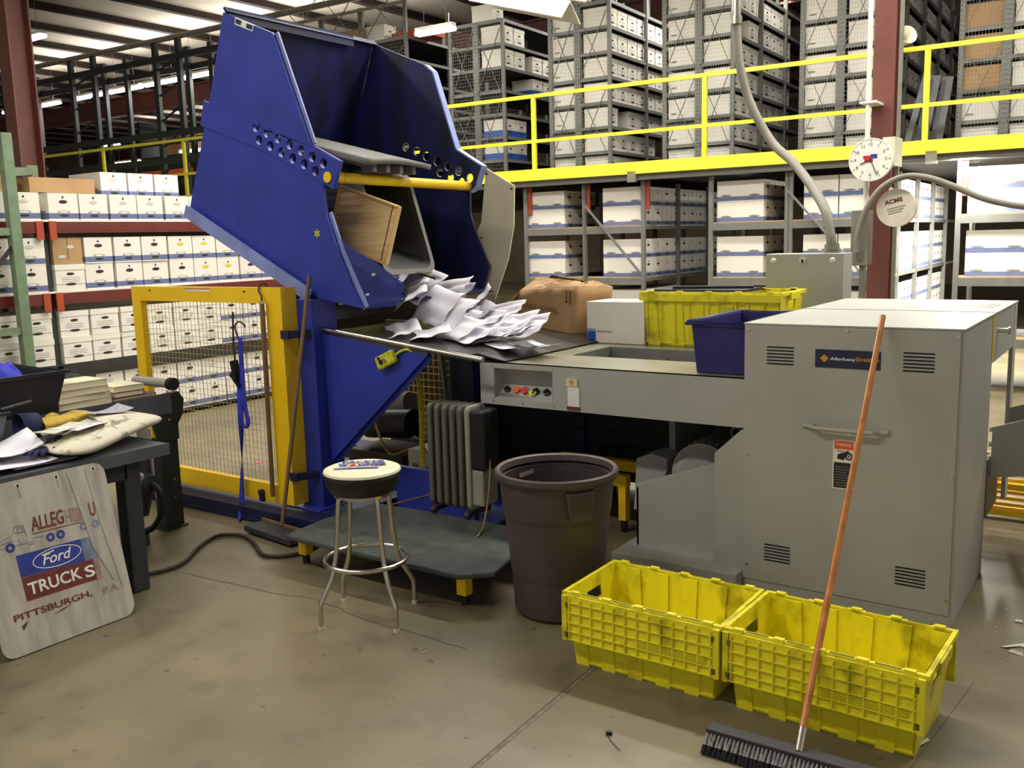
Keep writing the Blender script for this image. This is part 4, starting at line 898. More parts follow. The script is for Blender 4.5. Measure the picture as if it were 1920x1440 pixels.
m2 = MB(); m2.grid(crum(B0, T0, (-4.12, 5.80, 1.36), (-4.04, 5.78, 1.16), 5, 6, .022, 5), 5, 6, sm=False); part('crushed_corner', m2, 'cardboard', cbx, solid=.004)
nrm = (Vector(B1)-Vector(B0)).normalized(); upv = (Vector(T0)-Vector(B0)).normalized(); upv = Vector((0, .06, 1)).normalized()
m2 = MB(); text_mb(m2, 'HENRY SCHEIN', Vector(B0)+nrm*.10+Vector((0, -.018, .235))+nrm.cross(Vector((0, 0, 1)))*.004, nrm+Vector((0, 0, -.12)), upv, w=.34, h=.036); part('lettering', m2, 'cardboard_ink', cbx); m2 = MB()
for dx in (0, .03): m2.box(-3.475+dx, -3.468+dx, 5.672, 5.676, 1.40, 1.47)
m2.box(-3.49, -3.43, 5.672, 5.676, 1.395, 1.40); m2.box(-3.49, -3.43, 5.672, 5.676, 1.475, 1.48)
part('print', m2, 'cardboard_ink', cbx, label='dark arrow mark')

# ================================================================== TIPPER
tp = thing('cart_tipper', (-4.6, 4.3, 0), 'large blue hydraulic tipper raised over the steel sorting table', 'machine')
PRO = [(-5.283, 3.41), (-4.813, 3.21), (-4.526, 2.49), (-4.26, 2.365), (-4.33, 2.20), (-4.434, 2.25), (-4.42, 2.05), (-4.33, 1.81), (-4.22, 1.58), (-4.14, 1.445), (-4.525, 1.50), (-5.81, 2.12), (-5.648, 2.504), (-5.46, 2.95)]
H1 = [(-5.023, 2.637), (-4.919, 2.592), (-4.814, 2.548), (-4.707, 2.501), (-4.605, 2.455), (-4.505, 2.407), (-4.408, 2.362), (-5.0, 2.551), (-4.891, 2.505), (-4.789, 2.456), (-4.686, 2.41), (-4.582, 2.367), (-4.484, 2.318), (-4.386, 2.274)]
holes = [(x, z, .032) for x, z in H1]
m2 = MB(); plate_with_holes(m2, PRO, holes[:-1], 4.295, 4.315); sp1 = part('side_plate', m2, 'blue_paint', tp)
BAND = [(-5.545, 2.865), (-4.95, 2.62), (-4.526, 2.475), (-4.26, 2.365), (-4.335, 2.195), (-4.47, 2.262), (-5.02, 2.50), (-5.60, 2.70)]
m2 = MB(); plate_with_holes(m2, BAND, holes[:-1], 4.285, 4.296); part('band_plate', m2, 'blue_paint', tp)
PROF = [(-5.267, 3.42), (-4.753, 3.194), (-4.677, 3.134), (-4.476, 2.542), (-4.233, 2.40), (-4.299, 2.25), (-4.357, 2.217), (-4.364, 2.057), (-4.314, 1.895), (-4.202, 1.652), (-4.285, 1.44), (-4.50, 1.48), (-5.81, 2.12), (-5.648, 2.504), (-5.46, 2.95)]
fh = [(-4.982, 2.601), (-4.871, 2.56), (-4.776, 2.513), (-4.668, 2.466), (-4.564, 2.422), (-4.644, 2.382), (-4.543, 2.336), (-4.438, 2.293), (-4.358, 2.322), (-4.462, 2.38)]
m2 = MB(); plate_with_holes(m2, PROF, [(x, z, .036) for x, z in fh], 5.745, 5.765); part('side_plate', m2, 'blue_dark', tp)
m2 = MB()
for a, b in zip(PROF[1:6], PROF[2:7]): m2.bar((a[0], 5.77, a[1]), (b[0], 5.77, b[1]), .012, .06, hint=(0, 1, 0))
part('far_edge_flange', m2, 'blue_edge_lit', tp)
m2 = MB()
for a, b in ((PRO[10], PRO[11]), ): m2.bar((a[0]-.05, 4.26, a[1]+.02), (b[0], 4.26, b[1]), .09, .012, hint=(0, 1, 0))
for a, b in ((PRO[1], PRO[2]), (PRO[6], PRO[7]), (PRO[7], PRO[9])): m2.bar((a[0], 4.325, a[1]), (b[0], 4.325, b[1]), .05, .012, hint=(0, 1, 0))
part('edge_flange', m2, 'blue_edge_lit', tp)
# back wall and chute floor between plates
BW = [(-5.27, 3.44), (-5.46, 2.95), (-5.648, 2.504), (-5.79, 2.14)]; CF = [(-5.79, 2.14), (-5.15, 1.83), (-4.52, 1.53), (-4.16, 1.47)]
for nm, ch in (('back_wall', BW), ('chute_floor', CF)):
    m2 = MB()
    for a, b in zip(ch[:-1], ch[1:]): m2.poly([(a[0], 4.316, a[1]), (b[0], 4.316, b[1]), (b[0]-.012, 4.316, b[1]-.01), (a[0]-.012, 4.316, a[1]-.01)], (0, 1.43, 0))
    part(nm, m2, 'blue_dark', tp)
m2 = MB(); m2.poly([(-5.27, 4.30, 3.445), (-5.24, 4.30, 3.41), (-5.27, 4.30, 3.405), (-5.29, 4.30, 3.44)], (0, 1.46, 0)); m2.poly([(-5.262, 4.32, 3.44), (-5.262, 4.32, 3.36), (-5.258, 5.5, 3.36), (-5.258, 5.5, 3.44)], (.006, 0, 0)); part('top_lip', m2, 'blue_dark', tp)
m2 = MB(); m2.cyl((-4.372, 4.275, 2.272), (-4.372, 5.75, 2.262), .034, 20); m2.cyl((-4.372, 4.40, 2.272), (-4.372, 4.41, 2.272), .037, 20); part('safety_bar', m2, 'yellow_gate', tp)
m2 = MB(); pts = []
for k in range(12): a = pi/2+k*pi/6; rr_ = .034 if k % 2 == 0 else .016; pts.append((-4.508+rr_*math.cos(a), 4.293, 1.923+rr_*math.sin(a)))
m2.poly(pts, (0, -.002, 0)); part('star_sticker', m2, 'pendant_yellow', tp, label='small yellow star sticker')
m2 = MB(); m2.poly([(-5.163, 4.294, 3.358), (-4.984, 4.294, 3.284), (-5.0, 4.294, 3.245), (-5.173, 4.294, 3.315)], (0, -.002, 0)); m2.poly([(-5.155, 4.291, 3.349), (-5.10, 4.291, 3.326), (-5.112, 4.291, 3.300), (-5.163, 4.291, 3.322)], (0, -.001, 0), 1); m2.poly([(-5.05, 4.291, 3.304), (-4.992, 4.291, 3.280), (-5.006, 4.291, 3.254), (-5.060, 4.291, 3.278)], (0, -.001, 0), 1); part('maker_label', m2, ['white_ink', 'decal_navy'], tp, label='white label with two dark blocks')
# clear side guard and deflector
m2 = MB(); m2.poly([(-4.36, 4.325, 1.90), (-4.26, 4.325, 1.84), (-4.035, 4.325, 1.723), (-3.83, 4.325, 1.615), (-3.815, 4.325, 1.58), (-3.864, 4.325, 1.477), (-3.90, 4.325, 1.46), (-4.146, 4.325, 1.439)], (0, .006, 0)); part('clear_guard', m2, 'clear_panel', tp, label='translucent blue plastic guard')
m2 = MB()
for x, z in ((-4.06, 1.655), (-4.12, 1.53)): m2.cyl((x, 4.33, z), (x, 4.315, z), .010, 8)
part('guard_bolts', m2, 'screw', tp)
dfl = [(-4.241, 2.389), (-3.985, 2.245), (-3.99, 2.15), (-4.0, 1.95), (-4.06, 1.70), (-4.193, 1.400), (-4.225, 1.392), (-4.294, 1.434), (-4.214, 1.651), (-4.368, 1.876), (-4.30, 1.99)]
m2 = MB(); m2.poly([(x, 5.80+(.0 if x < -4.2 else .0), z) for x, z in dfl], (0, .012, 0)); 
for x, z in ((-4.235, 2.345), (-4.01, 2.225), (-4.30, 1.87)): m2.cyl((x, 5.80, z), (x, 5.792, z), .008, 8, 1)
part('deflector', m2, ['cream_plastic', 'rack_dark'], tp, label='off-white plastic deflector')
# posts, gussets, base
m2 = MB(); m2.box(-4.72, -4.52, 4.22, 4.44, .10, 1.50); m2.box(-4.80, -4.48, 4.14, 4.46, .09, .105); part('post', m2, 'blue_paint', tp, bevel=.006)
m2 = MB(); m2.box(-4.56, -4.32, 5.66, 5.86, .10, 1.35); part('post', m2, 'navy_frame', tp, bevel=.006)
m2 = MB(); m2.poly([(-4.52, 4.30, 1.268), (-3.63, 4.30, 1.168), (-4.50, 4.30, .41)], (0, .012, 0)); m2.bar((-3.63, 4.33, 1.168), (-4.50, 4.33, .41), .06, .008, hint=(0, 1, 0)); part('gusset', m2, 'blue_paint', tp)
m2 = MB(); m2.poly([(-4.52, 4.43, 1.268), (-3.9, 4.43, 1.19), (-4.50, 4.43, .41)], (0, .012, 0)); 
m2 = MB(); m2.box(-6.45, -4.30, 3.985, 4.20, 0, .095); m2.box(-6.45, -4.30, 3.975, 3.987, 0, .03); m2.box(-6.45, -3.1, 5.70, 5.90, 0, .12); m2.box(-4.42, -4.22, 4.1, 5.8, 0, .12); part('base_frame', m2, 'navy_frame', tp, bevel=.004)
m2 = MB(); m2.box(-4.22, -3.55, 4.62, 4.66, .02, .34); m2.box(-4.22, -3.4, 4.62, 5.7, .02, .05); part('base_box', m2, 'blue_paint', tp)
for z in (1.28, .33):
    m2 = MB(); m2.box(-4.675, -4.60, 4.075, 4.088, z-.028, z+.028); m2.bar((-4.63, 4.09, z), (-4.55, 4.23, z), .03, .05)
    part('gate_latch', m2, 'navy_frame', tp, bevel=.003)
m2 = MB(); m2.bar((-4.57, 4.36, 1.395), (-4.57, 5.34, 1.425), .09, .095, hint=(0, 0, 1)); m2.bar((-4.57, 5.32, 1.42), (-4.95, 5.42, 1.46), .09, .085, hint=(0, 0, 1)); m2.cyl((-4.575, 5.335, 1.38), (-4.575, 5.335, 1.467), .047, 16); part('pivot_arm', m2, 'arm_navy', tp)
m2 = MB(); m2.box(-4.70, -4.56, 4.36, 4.50, 1.36, 1.62); part('hinge_block', m2, 'navy_frame', tp)
m2 = MB(); m2.box(-5.45, -3.35, 5.92, 5.94, .05, 1.2); part('added_backing', m2, 'black_plastic', tp)  # black sheet added to darken the space behind the tipper
# sorting table
tb = thing('sorting_table', (-3.9, 5.0, 1.1), 'sloping stainless sorting table between tipper and conveyor, strewn with paper', 'table')
def tz(x): return 1.288-(x+4.517)*.1055
m2 = MB(); m2.poly([(-4.50, 4.32, tz(-4.50)), (-3.40, 4.32, tz(-3.40)), (-3.40, 4.32, tz(-3.40)-.012), (-4.50, 4.32, tz(-4.5)-.012)], (0, 1.45, 0)); m2.poly([(-3.40, 4.51, tz(-3.40)), (-3.20, 4.51, CT+.012), (-3.20, 4.51, CT+.008), (-3.40, 4.51, tz(-3.4)-.012)], (0, 1.3, 0)); part('top', m2, 'steel_brushed', tb)
m2 = MB(); m2.cyl((-4.517, 4.30, 1.300), (-3.209, 4.30, 1.162), .017, 16); part('edge_rod', m2, 'chrome', tb)
m2 = MB(); m2.bar((-4.52, 4.31, 1.275), (-3.63, 4.31, 1.175), .008, .03); part('edge_strip', m2, 'steel_brushed', tb)
m2 = MB(); m2.bar((-4.4, 5.72, 1.24), (-3.45, 5.72, 1.14), .03, .05); part('support', m2, 'navy_frame', tb)
m2 = MB(); m2.bar((-4.60, 5.60, 1.18), (-4.51, 5.60, .35), .05, .02); part('strut', m2, 'rack_light', tb)
# grey bin held in the tipper
gb = thing('wheeled_bin', (-4.6, 4.95, 2.0), 'grey plastic bin tipped on its side inside the blue tipper, mouth open', 'bin')
def rrect(cy, cz, hw, hh, r_, n=5):
    out = []
    for (sx, sz, a0) in ((1, 1, 0), (-1, 1, pi/2), (-1, -1, pi), (1, -1, 3*pi/2)):
        for k in range(n+1): a = a0+pi/2*k/n; out.append((cy+sx*(hw-r_)+r_*math.cos(a), cz+sz*(hh-r_)+r_*math.sin(a)))
    return out
def ringpts(C, yv, zv, hw, hh, r_): return [Vector(C)+Vector(yv)*a+Vector(zv)*b for a, b in rrect(0, 0, hw, hh, r_)]
yv = Vector((0, 1, 0)); zv = Vector((-.30, 0, .954)).normalized(); bv = Vector((-.93, 0, .30))
C0 = Vector((-4.35, 4.90, 1.99))
rings = [ringpts(C0, yv, zv, .27, .37, .08), ringpts(C0, yv, zv, .235, .335, .07), ringpts(C0+bv*.05, yv, zv, .228, .325, .07), ringpts(C0+bv*.95, yv, zv, .18, .26, .07)]
outer = [ringpts(C0, yv, zv, .27, .37, .08), ringpts(C0+bv*.04, yv, zv, .27, .37, .08), ringpts(C0+bv*.045, yv, zv, .245, .34, .07), ringpts(C0+bv*1.0, yv, zv, .20, .28, .07)]
def loft(mb, rs, mi=0, cap=False, flip=False):
    n = len(rs[0]); vs = [p for r_ in rs for p in r_]; fs = []
    for k in range(len(rs)-1):
        for i in range(n): q = (k*n+i, k*n+(i+1) % n, (k+1)*n+(i+1) % n, (k+1)*n+i); fs.append(q[::-1] if flip else q)
    mb.add(vs, fs, mi, False)
    if cap: mb.add(rs[-1], [tuple(range(n))], mi)
m2 = MB(); loft(m2, outer, 0, True); loft(m2, rings[:2], 0); part('shell', m2, 'bin_grey', gb)
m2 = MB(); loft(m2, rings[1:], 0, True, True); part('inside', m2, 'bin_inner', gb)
m2 = MB(); m2.box(-4.24, -4.235, 4.72, 4.78, 1.66, 1.72); 
m2 = MB(); LC = C0+zv*.42; 
m2.grid(lambda u, v: Vector((-4.20-1.0*u, 4.44+.66*v, 2.36+.25*u+.02*math.sin(pi*v))), 10, 6); part('lid', m2, 'bin_grey', gb, solid=.035)
for k in range(4):
    m2 = MB(); y = 4.56+k*.13; m2.box(-4.34, -4.24, y, y+.035, 2.31, 2.36); part('hinge', m2, 'bin_grey', gb)
# wooden board in the mouth
m2 = MB(); TL, TR, BR, BL = Vector((-4.573, 4.60, 2.241)), Vector((-4.063, 4.60, 2.078)), Vector((-4.197, 4.60, 1.714)), Vector((-4.707, 4.60, 1.88))
m2.poly([TL, TR, BR, BL], (0, .024, 0), 0)
wbd = solo('wooden_board', m2, ['board_oak'], (-4.385, 4.6, 1.98), 'square light oak board held at an angle in the tipped bin mouth', 'board')
m2 = MB(); ins = .10
def bl(u, v): return TL.lerp(TR, u).lerp(BL.lerp(BR, u), v)
for (a, b) in (((0, 0), (1, 0)), ((1, 0), (1, 1)), ((1, 1), (0, 1)), ((0, 1), (0, 0))):
    pa, pb = bl(*a), bl(*b); m2.bar(pa.lerp(pb, .0)+Vector((0, -.004, 0)), pb+Vector((0, -.004, 0)), .012, .03, hint=(0, 1, 0))
part('frame', m2, 'board_edge', wbd)
m2 = MB(); m2.bar(bl(.9, .0)+Vector((0, -.002, 0)), bl(.9, 1)+Vector((0, -.002, 0)), .004, .008, hint=(0, 1, 0)); part('groove', m2, 'wood_pole', wbd)

# ------------------------------------------------------------------ loose papers
rp = random.Random(11)
def sheet(px, py, z, rot, L=.28, W=.216, curl=.03, tilt=(0, 0), m_='paper', label='', grp='loose papers on the sorting table', ph=0., amp=.012):
    c, s_ = math.cos(rot), math.sin(rot); m2 = MB()
    def fn(u, v):
        a, b = (u-.5)*L, (v-.5)*W; h = curl*((2*u-1)**2)*(1 if ph < 3 else -1)+amp*math.sin(5*u+ph+2*v)+a*tilt[0]+b*tilt[1]
        x = px+a*c-b*s_; y = py+a*s_+b*c; return Vector((x, y, z+max(h, -.3)))
    m2.grid(fn, 10, 6); solo('paper_sheet', m2, m_, (px, py, z), label, 'paper', grp, solid=.0012)
def tzz(x): return tz(x) if x < -3.4 else CT+.014
def leaf(c, yaw, pitch, roll, L, W, cu, cv, label, m_='paper', wob=.008, ph=0., grp='loose papers on the sorting table'):
    """one curled sheet: local x runs to the right of the picture, local y up and back"""
    T = Matrix.Translation(c) @ Matrix.Rotation(math.radians(yaw-35), 4, 'Z') @ Matrix.Rotation(math.radians(roll), 4, 'Y') @ Matrix.Rotation(math.radians(pitch), 4, 'X')
    m_b = MB(T)
    m_b.grid(lambda u, v: Vector(((u-.5)*L*1.08, (v-.5)*W*1.15, .45*cu*(2*u-1)**2+.6*cv*(2*v-1)**2+wob*math.sin(6*u+ph+3*v)+.006*math.sin(13*v+ph*2))), 14, 10)
    solo('paper_sheet', m_b, m_, tuple(c), label, 'paper', grp, solid=.0012)
LV = [((-4.245, 5.00, 1.56), 10, 40, 12, .36, .26, .03, -.02, 'broad white sheet highest in the heap, just right of the clear guard'),
 ((-4.40, 5.10, 1.60), -12, 30, 18, .26, .20, .02, .01, 'white sheet tucked under the bin mouth beside the oak board'),
 ((-4.217, 4.85, 1.50), -18, 34, 14, .30, .24, .02, -.02, 'white sheet sliding down beside the black pivot arm'),
 ((-4.10, 5.15, 1.53), 28, 42, -8, .34, .13, .03, .01, 'narrow folded sheet crossing the top of the heap'),
 ((-4.106, 5.20, 1.47), 5, 38, -5, .30, .22, -.02, .02, 'shaded sheet below the narrow folded one'),
 ((-3.98, 5.32, 1.44), -18, 40, 4, .26, .20, .02, .02, 'torn-edged sheet at the right of the upper heap by the cream deflector'),
 ((-4.08, 4.97, 1.42), 22, 46, 10, .30, .26, .03, -.03, 'sheet curling over behind the big bright one'),
 ((-3.95, 4.92, 1.36), 8, 48, 2, .36, .30, -.03, -.05, 'largest bright curled sheet in the middle of the heap'),
 ((-3.72, 5.15, 1.37), 32, 34, -6, .44, .12, .02, .01, 'long strip of paper sticking up to the right towards the cardboard box'),
 ((-3.80, 5.02, 1.32), 26, 30, -4, .46, .14, .01, .01, 'second long strip just under the topmost strip'),
 ((-4.13, 4.66, 1.272), -10, 16, 6, .40, .20, .035, .01, 'curled sheet at the far left of the heap near the chrome rod'),
 ((-3.93, 4.70, 1.258), -14, 14, 2, .38, .24, .02, .01, 'sheet pointing down to the rod in front of the heap'),
 ((-3.80, 4.82, 1.29), 18, 26, 3, .34, .24, .02, -.02, 'front middle sheet of the lower heap'),
 ((-3.70, 4.95, 1.30), 24, 30, 0, .36, .22, .03, -.01, 'sheet with raised right edge in the lower heap'),
 ((-3.68, 4.80, 1.245), 8, 18, 2, .36, .22, .02, .02, 'lowest front sheet of the heap on the bare steel'),
 ((-3.58, 4.97, 1.25), 14, 22, -2, .34, .22, .03, .02, 'lower right sheet with curled corner'),
 ((-3.55, 5.12, 1.28), 20, 30, -6, .32, .22, .03, .02, 'upper right sheet of the lower heap'),
 ((-3.48, 5.20, 1.25), 30, 34, -8, .26, .20, .04, .03, 'rightmost curled sheet against the cardboard box'),
 ((-3.85, 5.10, 1.35), -6, 30, 4, .34, .24, .02, .02, 'grey shaded sheet in the dip of the heap')]
for i, (c, yw, p_, r_, L_, W_, cu_, cv_, lb) in enumerate(LV): leaf(c, yw, p_, r_, L_, W_, cu_, cv_, lb, ph=i*.8, m_='paper_print_shade' if i in (4, 18) else 'paper')  # two sheets take the greyer paper, their shade put into the colour
for i in range(6): leaf((-3.66+.035*i, 4.93+.05*(i % 3), 1.205+.012*i), 8+7*(i % 4), 8+3*(i % 3), 0, .36, .24, .03, .015, '%s sheet from the bottom of the layered stack in the lower heap' % ORD[i], ph=i*1.3)
sheet(-3.36, 4.78, 1.182, -.5, L=.34, W=.20, curl=.012, label='flat sheet under the dark photo print at the table joint', ph=0, amp=.004)
sheet(-3.22, 4.86, 1.186, -.35, L=.32, W=.20, curl=.014, label='upper sheet under the dark photo print at the table joint', ph=0, amp=.004)
sheet(-3.19, 4.76, 1.196, -.42, L=.27, W=.12, curl=.014, m_='photo_dark', label='sheet with a dark photo print at the joint of table and conveyor', ph=0, amp=.004)
m2 = MB(); m2.bar((-4.30, 5.0, 1.655), (-4.02, 4.92, 1.60), .05, .012); solo('ring_binder_strip', m2, 'chrome', (-4.2, 5, 1.62), 'metal binder strip lying under the bin mouth on the papers', 'binder part')

# ------------------------------------------------------------------ yellow gate
gt = thing('mesh_gate', (-5.5, 4.1, .12), 'yellow framed wire mesh safety gate beside the tipper post', 'gate')
GX0, GX1, GZ0, GZ1 = -6.30, -4.665, .125, 1.583
m2 = MB(); t0, t1 = 4.09, 4.14
m2.box(GX0, GX1, t0, t1, GZ1-.105, GZ1); m2.box(GX0, GX1, t0, t1, GZ0, GZ0+.125); m2.box(GX0, GX0+.105, t0, t1, GZ0+.125, GZ1-.105); m2.box(GX1-.15, GX1, t0, t1+.03, GZ0+.125, GZ1-.105)
m2.box(GX1-.001, GX1+.001, 4.09, 4.22, GZ0, GZ1); part('frame', m2, 'yellow_gate', gt, bevel=.004)
m2 = MB(); x = GX0+.12; tt0 = .0012
while x < GX1-.15: m2.box(x-tt0, x+tt0, 4.11-tt0, 4.11+tt0, GZ0+.12, GZ1-.10); x += .0415
z = GZ0+.15
while z < GZ1-.1: m2.box(GX0+.1, GX1-.14, 4.114-tt0, 4.114+tt0, z-tt0, z+tt0); z += .0415
part('wire_mesh', m2, 'wire_gate', gt)
m2 = MB(); m2.box(-5.65, -5.38, 4.087, 4.090, 1.552, 1.572); m2.box(-5.65, -5.38, 4.0865, 4.0905, 1.567, 1.572, 1)
for x in (-6.07, -5.02): m2.disc((x, 4.0885, 1.555), (1, 0, 0), (0, 0, 1), .013, .006, 10, 2)
part('label_strip', m2, ['white_ink', 'button_red', 'slot_black'], gt, label='thin white label with red edge')
m2 = MB(); m2.cyl((-4.97, 4.09, .185), (-4.97, 4.06, .185), .02, 12); m2.box(-4.99, -4.95, 4.07, 4.09, .12, .19); part('bottom_latch', m2, 'navy_frame', gt)
# electrical coil column between gate and post
m2 = MB()
for k in range(16): m2.box(-4.90, -4.84, 4.42, 4.46, .55+k*.05, .57+k*.05)
m2.box(-4.91, -4.89, 4.42, 4.46, .4, 1.6); solo('cable_tray', m2, 'grey_pipe', (-4.87, 4.44, .4), 'ladder-like cable tray seen between the gate and the blue post', 'cable tray')
# broom with wooden pole, hooked pole, strap
bm = thing('squeegee', (-4.56, 3.84, 0), 'dark floor squeegee whose long wooden pole leans on the blue post', 'squeegee')
m2 = MB(); m2.tube([(-4.575, 3.90, .06), (-4.51, 4.205, 1.655)], .014, 10); part('pole', m2, 'wood_pole', bm)
m2 = MB(); m2.bar((-4.80, 3.86, .035), (-4.30, 3.80, .035), .16, .04, hint=(0, 0, 1)); part('head', m2, 'table_dark', bm, bevel=.006)
m2 = MB(); m2.bar((-4.80, 3.93, .06), (-4.30, 3.87, .06), .015, .02, hint=(0, 0, 1)); part('edge', m2, 'wood_pole', bm)
hp = thing('hooked_pole', (-4.83, 4.07, 1.58), 'wooden pole hanging from a wire hook on the gate top', 'pole')
m2 = MB(); m2.cyl((-4.81, 4.055, 1.49), (-4.83, 4.055, .18), .016, 12); part('pole', m2, 'wood_pole', hp)
m2 = MB(); m2.tube(bez([(-4.81, 4.055, 1.49), (-4.815, 4.06, 1.53), (-4.85, 4.07, 1.56), (-4.86, 4.09, 1.60), (-4.84, 4.11, 1.61), (-4.83, 4.13, 1.59)]), .006, 8); part('hook', m2, 'table_dark', hp)
m2 = MB(); m2.cyl((-4.81, 4.055, 1.48), (-4.81, 4.055, 1.50), .018, 12); part('ferrule', m2, 'screw', hp)
st = thing('ratchet_strap', (-5.09, 4.07, 1.36), 'blue ratchet strap hanging on the mesh gate', 'strap')
def ribbon(pts, w_, tw=None):
    m_ = MB(); P = bez(pts, 5); n = len(P); vs = []
    for i, p in enumerate(P):
        a = (tw or 0)*i/n; d = Vector((math.cos(a), math.sin(a)*.9, 0))*w_/2; vs += [p-d, p+d]
    m_.add(vs, [(2*i, 2*i+1, 2*i+3, 2*i+2) for i in range(n-1)], 0, True); return m_
part('strap', ribbon([(-5.05, 4.055, 1.25), (-5.06, 4.055, 1.0), (-5.05, 4.05, .8), (-5.02, 4.045, .68), (-5.06, 4.045, .63), (-5.10, 4.05, .7), (-5.09, 4.052, .95)], .045), 'blue_cloth', st, solid=.003)
part('strap_tail', ribbon([(-5.09, 4.05, .95), (-5.10, 4.05, .7), (-5.11, 4.05, .5), (-5.13, 4.05, .3), (-5.13, 4.03, .1), (-5.06, 3.95, .02), (-5.02, 3.92, .012)], .04, 6), 'blue_cloth', st, solid=.003)
m2 = MB(); m2.tube(bez([(-5.07, 4.055, 1.24), (-5.09, 4.055, 1.29), (-5.10, 4.06, 1.33), (-5.06, 4.06, 1.355), (-5.02, 4.065, 1.34), (-5.01, 4.07, 1.32)]), .006, 8); m2.tube([(-5.115, 4.06, 1.42), (-5.12, 4.05, 1.20), (-5.11, 4.05, 1.02)], .007, 6); part('hook', m2, 'table_dark', st)
m2 = MB(); m2.bar((-5.13, 4.05, 1.09), (-5.10, 4.05, .95), .05, .03); m2.bar((-5.16, 4.05, 1.0), (-5.08, 4.05, .92), .03, .03); part('ratchet', m2, 'black_plastic', st)
# pendant control
pc = thing('pendant_control', (-3.94, 4.27, 1.13), 'yellow push-button pendant hanging on the blue gusset', 'remote control')
pr_ = Matrix.Translation((-3.935, 4.275, 1.130)) @ Matrix.Rotation(-.42, 4, 'Y')
m2 = MB(pr_); m2.box(-.085, .075, -.022, .02, -.042, .045); part('housing', m2, 'pendant_yellow', pc, bevel=.014)
m2 = MB(pr_); m2.cyl((-.035, -.022, .0), (-.035, -.028, .0), .016, 14); m2.cyl((-.045, -.022, .028), (-.045, -.027, .028), .010, 10); m2.cyl((.0, -.022, .0), (.0, -.03, .0), .013, 14, 1); part('buttons', m2, ['black_plastic', 'screw'], pc)
m2 = MB(); m2.tube(bez([(-3.865, 4.28, 1.165), (-3.82, 4.29, 1.19), (-3.77, 4.30, 1.195), (-3.74, 4.34, 1.15)]), .008, 8); part('cable', m2, 'pendant_yellow', pc)
# coiled yellow hose
m2 = MB(); pts = []
for k in range(520): a = k*.60; z = .98-.70*k/520; bow = .02*math.sin((z-.28)*4); pts.append((-4.10+bow+.015*math.cos(a), 4.75+.015*math.sin(a), z))
m2.tube(pts, .0062, 6); ch = solo('coiled_cable', m2, 'coil_yellow', (-4.1, 4.75, .98), 'yellow coiled cable hanging under the sorting table', 'cable')
m2 = MB(); m2.box(-4.15, -4.06, 4.72, 4.78, .98, 1.10); part('plug', m2, 'black_plastic', ch)
# gear beneath the tipper
m2 = MB(); z = .25
while z < 1.17: m2.box(-5.35, -4.57, 5.68, 5.687, z, z+.007); z += .055
x = -5.35
while x < -4.57: m2.box(x, x+.007, 5.687, 5.694, .25, 1.17); x += .055
solo('wire_guard', m2, 'wire_dark', (-4.5, 5.68, .25), 'yellowish wire guard behind the coiled cable under the table', 'guard')
m2 = MB(); m2.box(-4.44, -4.18, 5.0, 5.22, .125, .36); m2.box(-4.40, -4.34, 4.995, 5.0, .2, .26, 1); m2.box(-4.27, -4.22, 4.995, 5.0, .19, .25, 1); solo('junction_box', m2, ['cream_plastic', 'box_grey'], (-4.3, 5.1, .12), 'small pale utility box on the floor behind the coiled cable', 'box', bevel=.008)
pm = thing('hydraulic_pump', (-4.8, 5.2, .2), 'dark hydraulic pump unit in the shade under the tipper', 'pump')
m2 = MB(); m2.cyl((-5.0, 5.2, .46), (-4.55, 5.2, .50), .11, 20); m2.box(-5.05, -4.5, 5.0, 5.4, .12, .3); part('motor', m2, 'black_plastic', pm, bevel=.01)
m2 = MB(); m2.cyl((-5.1, 5.35, .55), (-4.7, 5.35, .62), .09, 18); part('tank', m2, 'grey_pipe', pm)
m2 = MB(); m2.tube(bez([(-4.5, 5.1, .4), (-4.35, 5.0, .45), (-4.2, 5.0, .30), (-4.0, 4.9, .32), (-3.9, 4.7, .2), (-3.9, 4.4, .20), (-3.9, 4.2, .215)]), .006, 6); m2.tube(bez([(-4.9, 5.1, .6), (-4.7, 5.0, .4), (-4.6, 5.0, .3), (-4.45, 5.05, .35)]), .01, 6); part('cables', m2, 'cable_tan', pm)

# ================================================================== STOOL, BIN, HEATER, PLATFORM
sc_ = Vector((-3.155, 3.21, 0)); sl = thing('bar_stool', sc_, 'chrome bar stool with round black seat before the rubber platform', 'stool')
m2 = MB(); m2.lathe([(0, .645), (.14, .645), (.158, .655), (.178, .69), (.186, .735), (.180, .750)], sc_, 40); m2.lathe([(.180, .750), (.170, .760), (0, .764)], sc_, 40); part('seat', m2, 'vinyl_black', sl)
m2 = MB(); m2.lathe([(.186, .748), (.190, .752), (.186, .762), (.165, .770), (0, .774)], sc_, 48)
cu = part('seat_pad', m2, 'cushion_cream', sl, label='cream seat pad with printed blue lettering')
m2 = MB(); vv = Vector((.56, .83, 0)).normalized(); uu = Vector((.83, -.56, 0)).normalized()   # writing runs to the right of the picture
vx = Vector((.80, .60, 0)); vy = Vector((-.60, .80, 0)); b0 = sc_+Vector((0, 0, .7765))
text_mb(m2, 'PACKER', b0+vx*-.105+vy*.062, vx, vy, w=.215, h=.042, bold=.04)
text_mb(m2, 'W', b0+vx*-.12+vy*.0, vx, vy, w=.052, h=.050, bold=.05); text_mb(m2, 'A', b0+vx*-.066+vy*.0, vx, vy, w=.042, h=.050, mi=1, bold=.06); text_mb(m2, 'GNER', b0+vx*-.022+vy*.0, vx, vy, w=.145, h=.050, bold=.05)
text_mb(m2, 'PAPER RECYCLING', b0+vx*-.10+vy*-.024, vx, vy, w=.20, h=.017, bold=.02)
m2.add([b0+vx*a+vy*b for a, b in ((-.13, -.056), (.085, -.056), (.085, -.038), (-.13, -.038))], [(0, 1, 2, 3)])
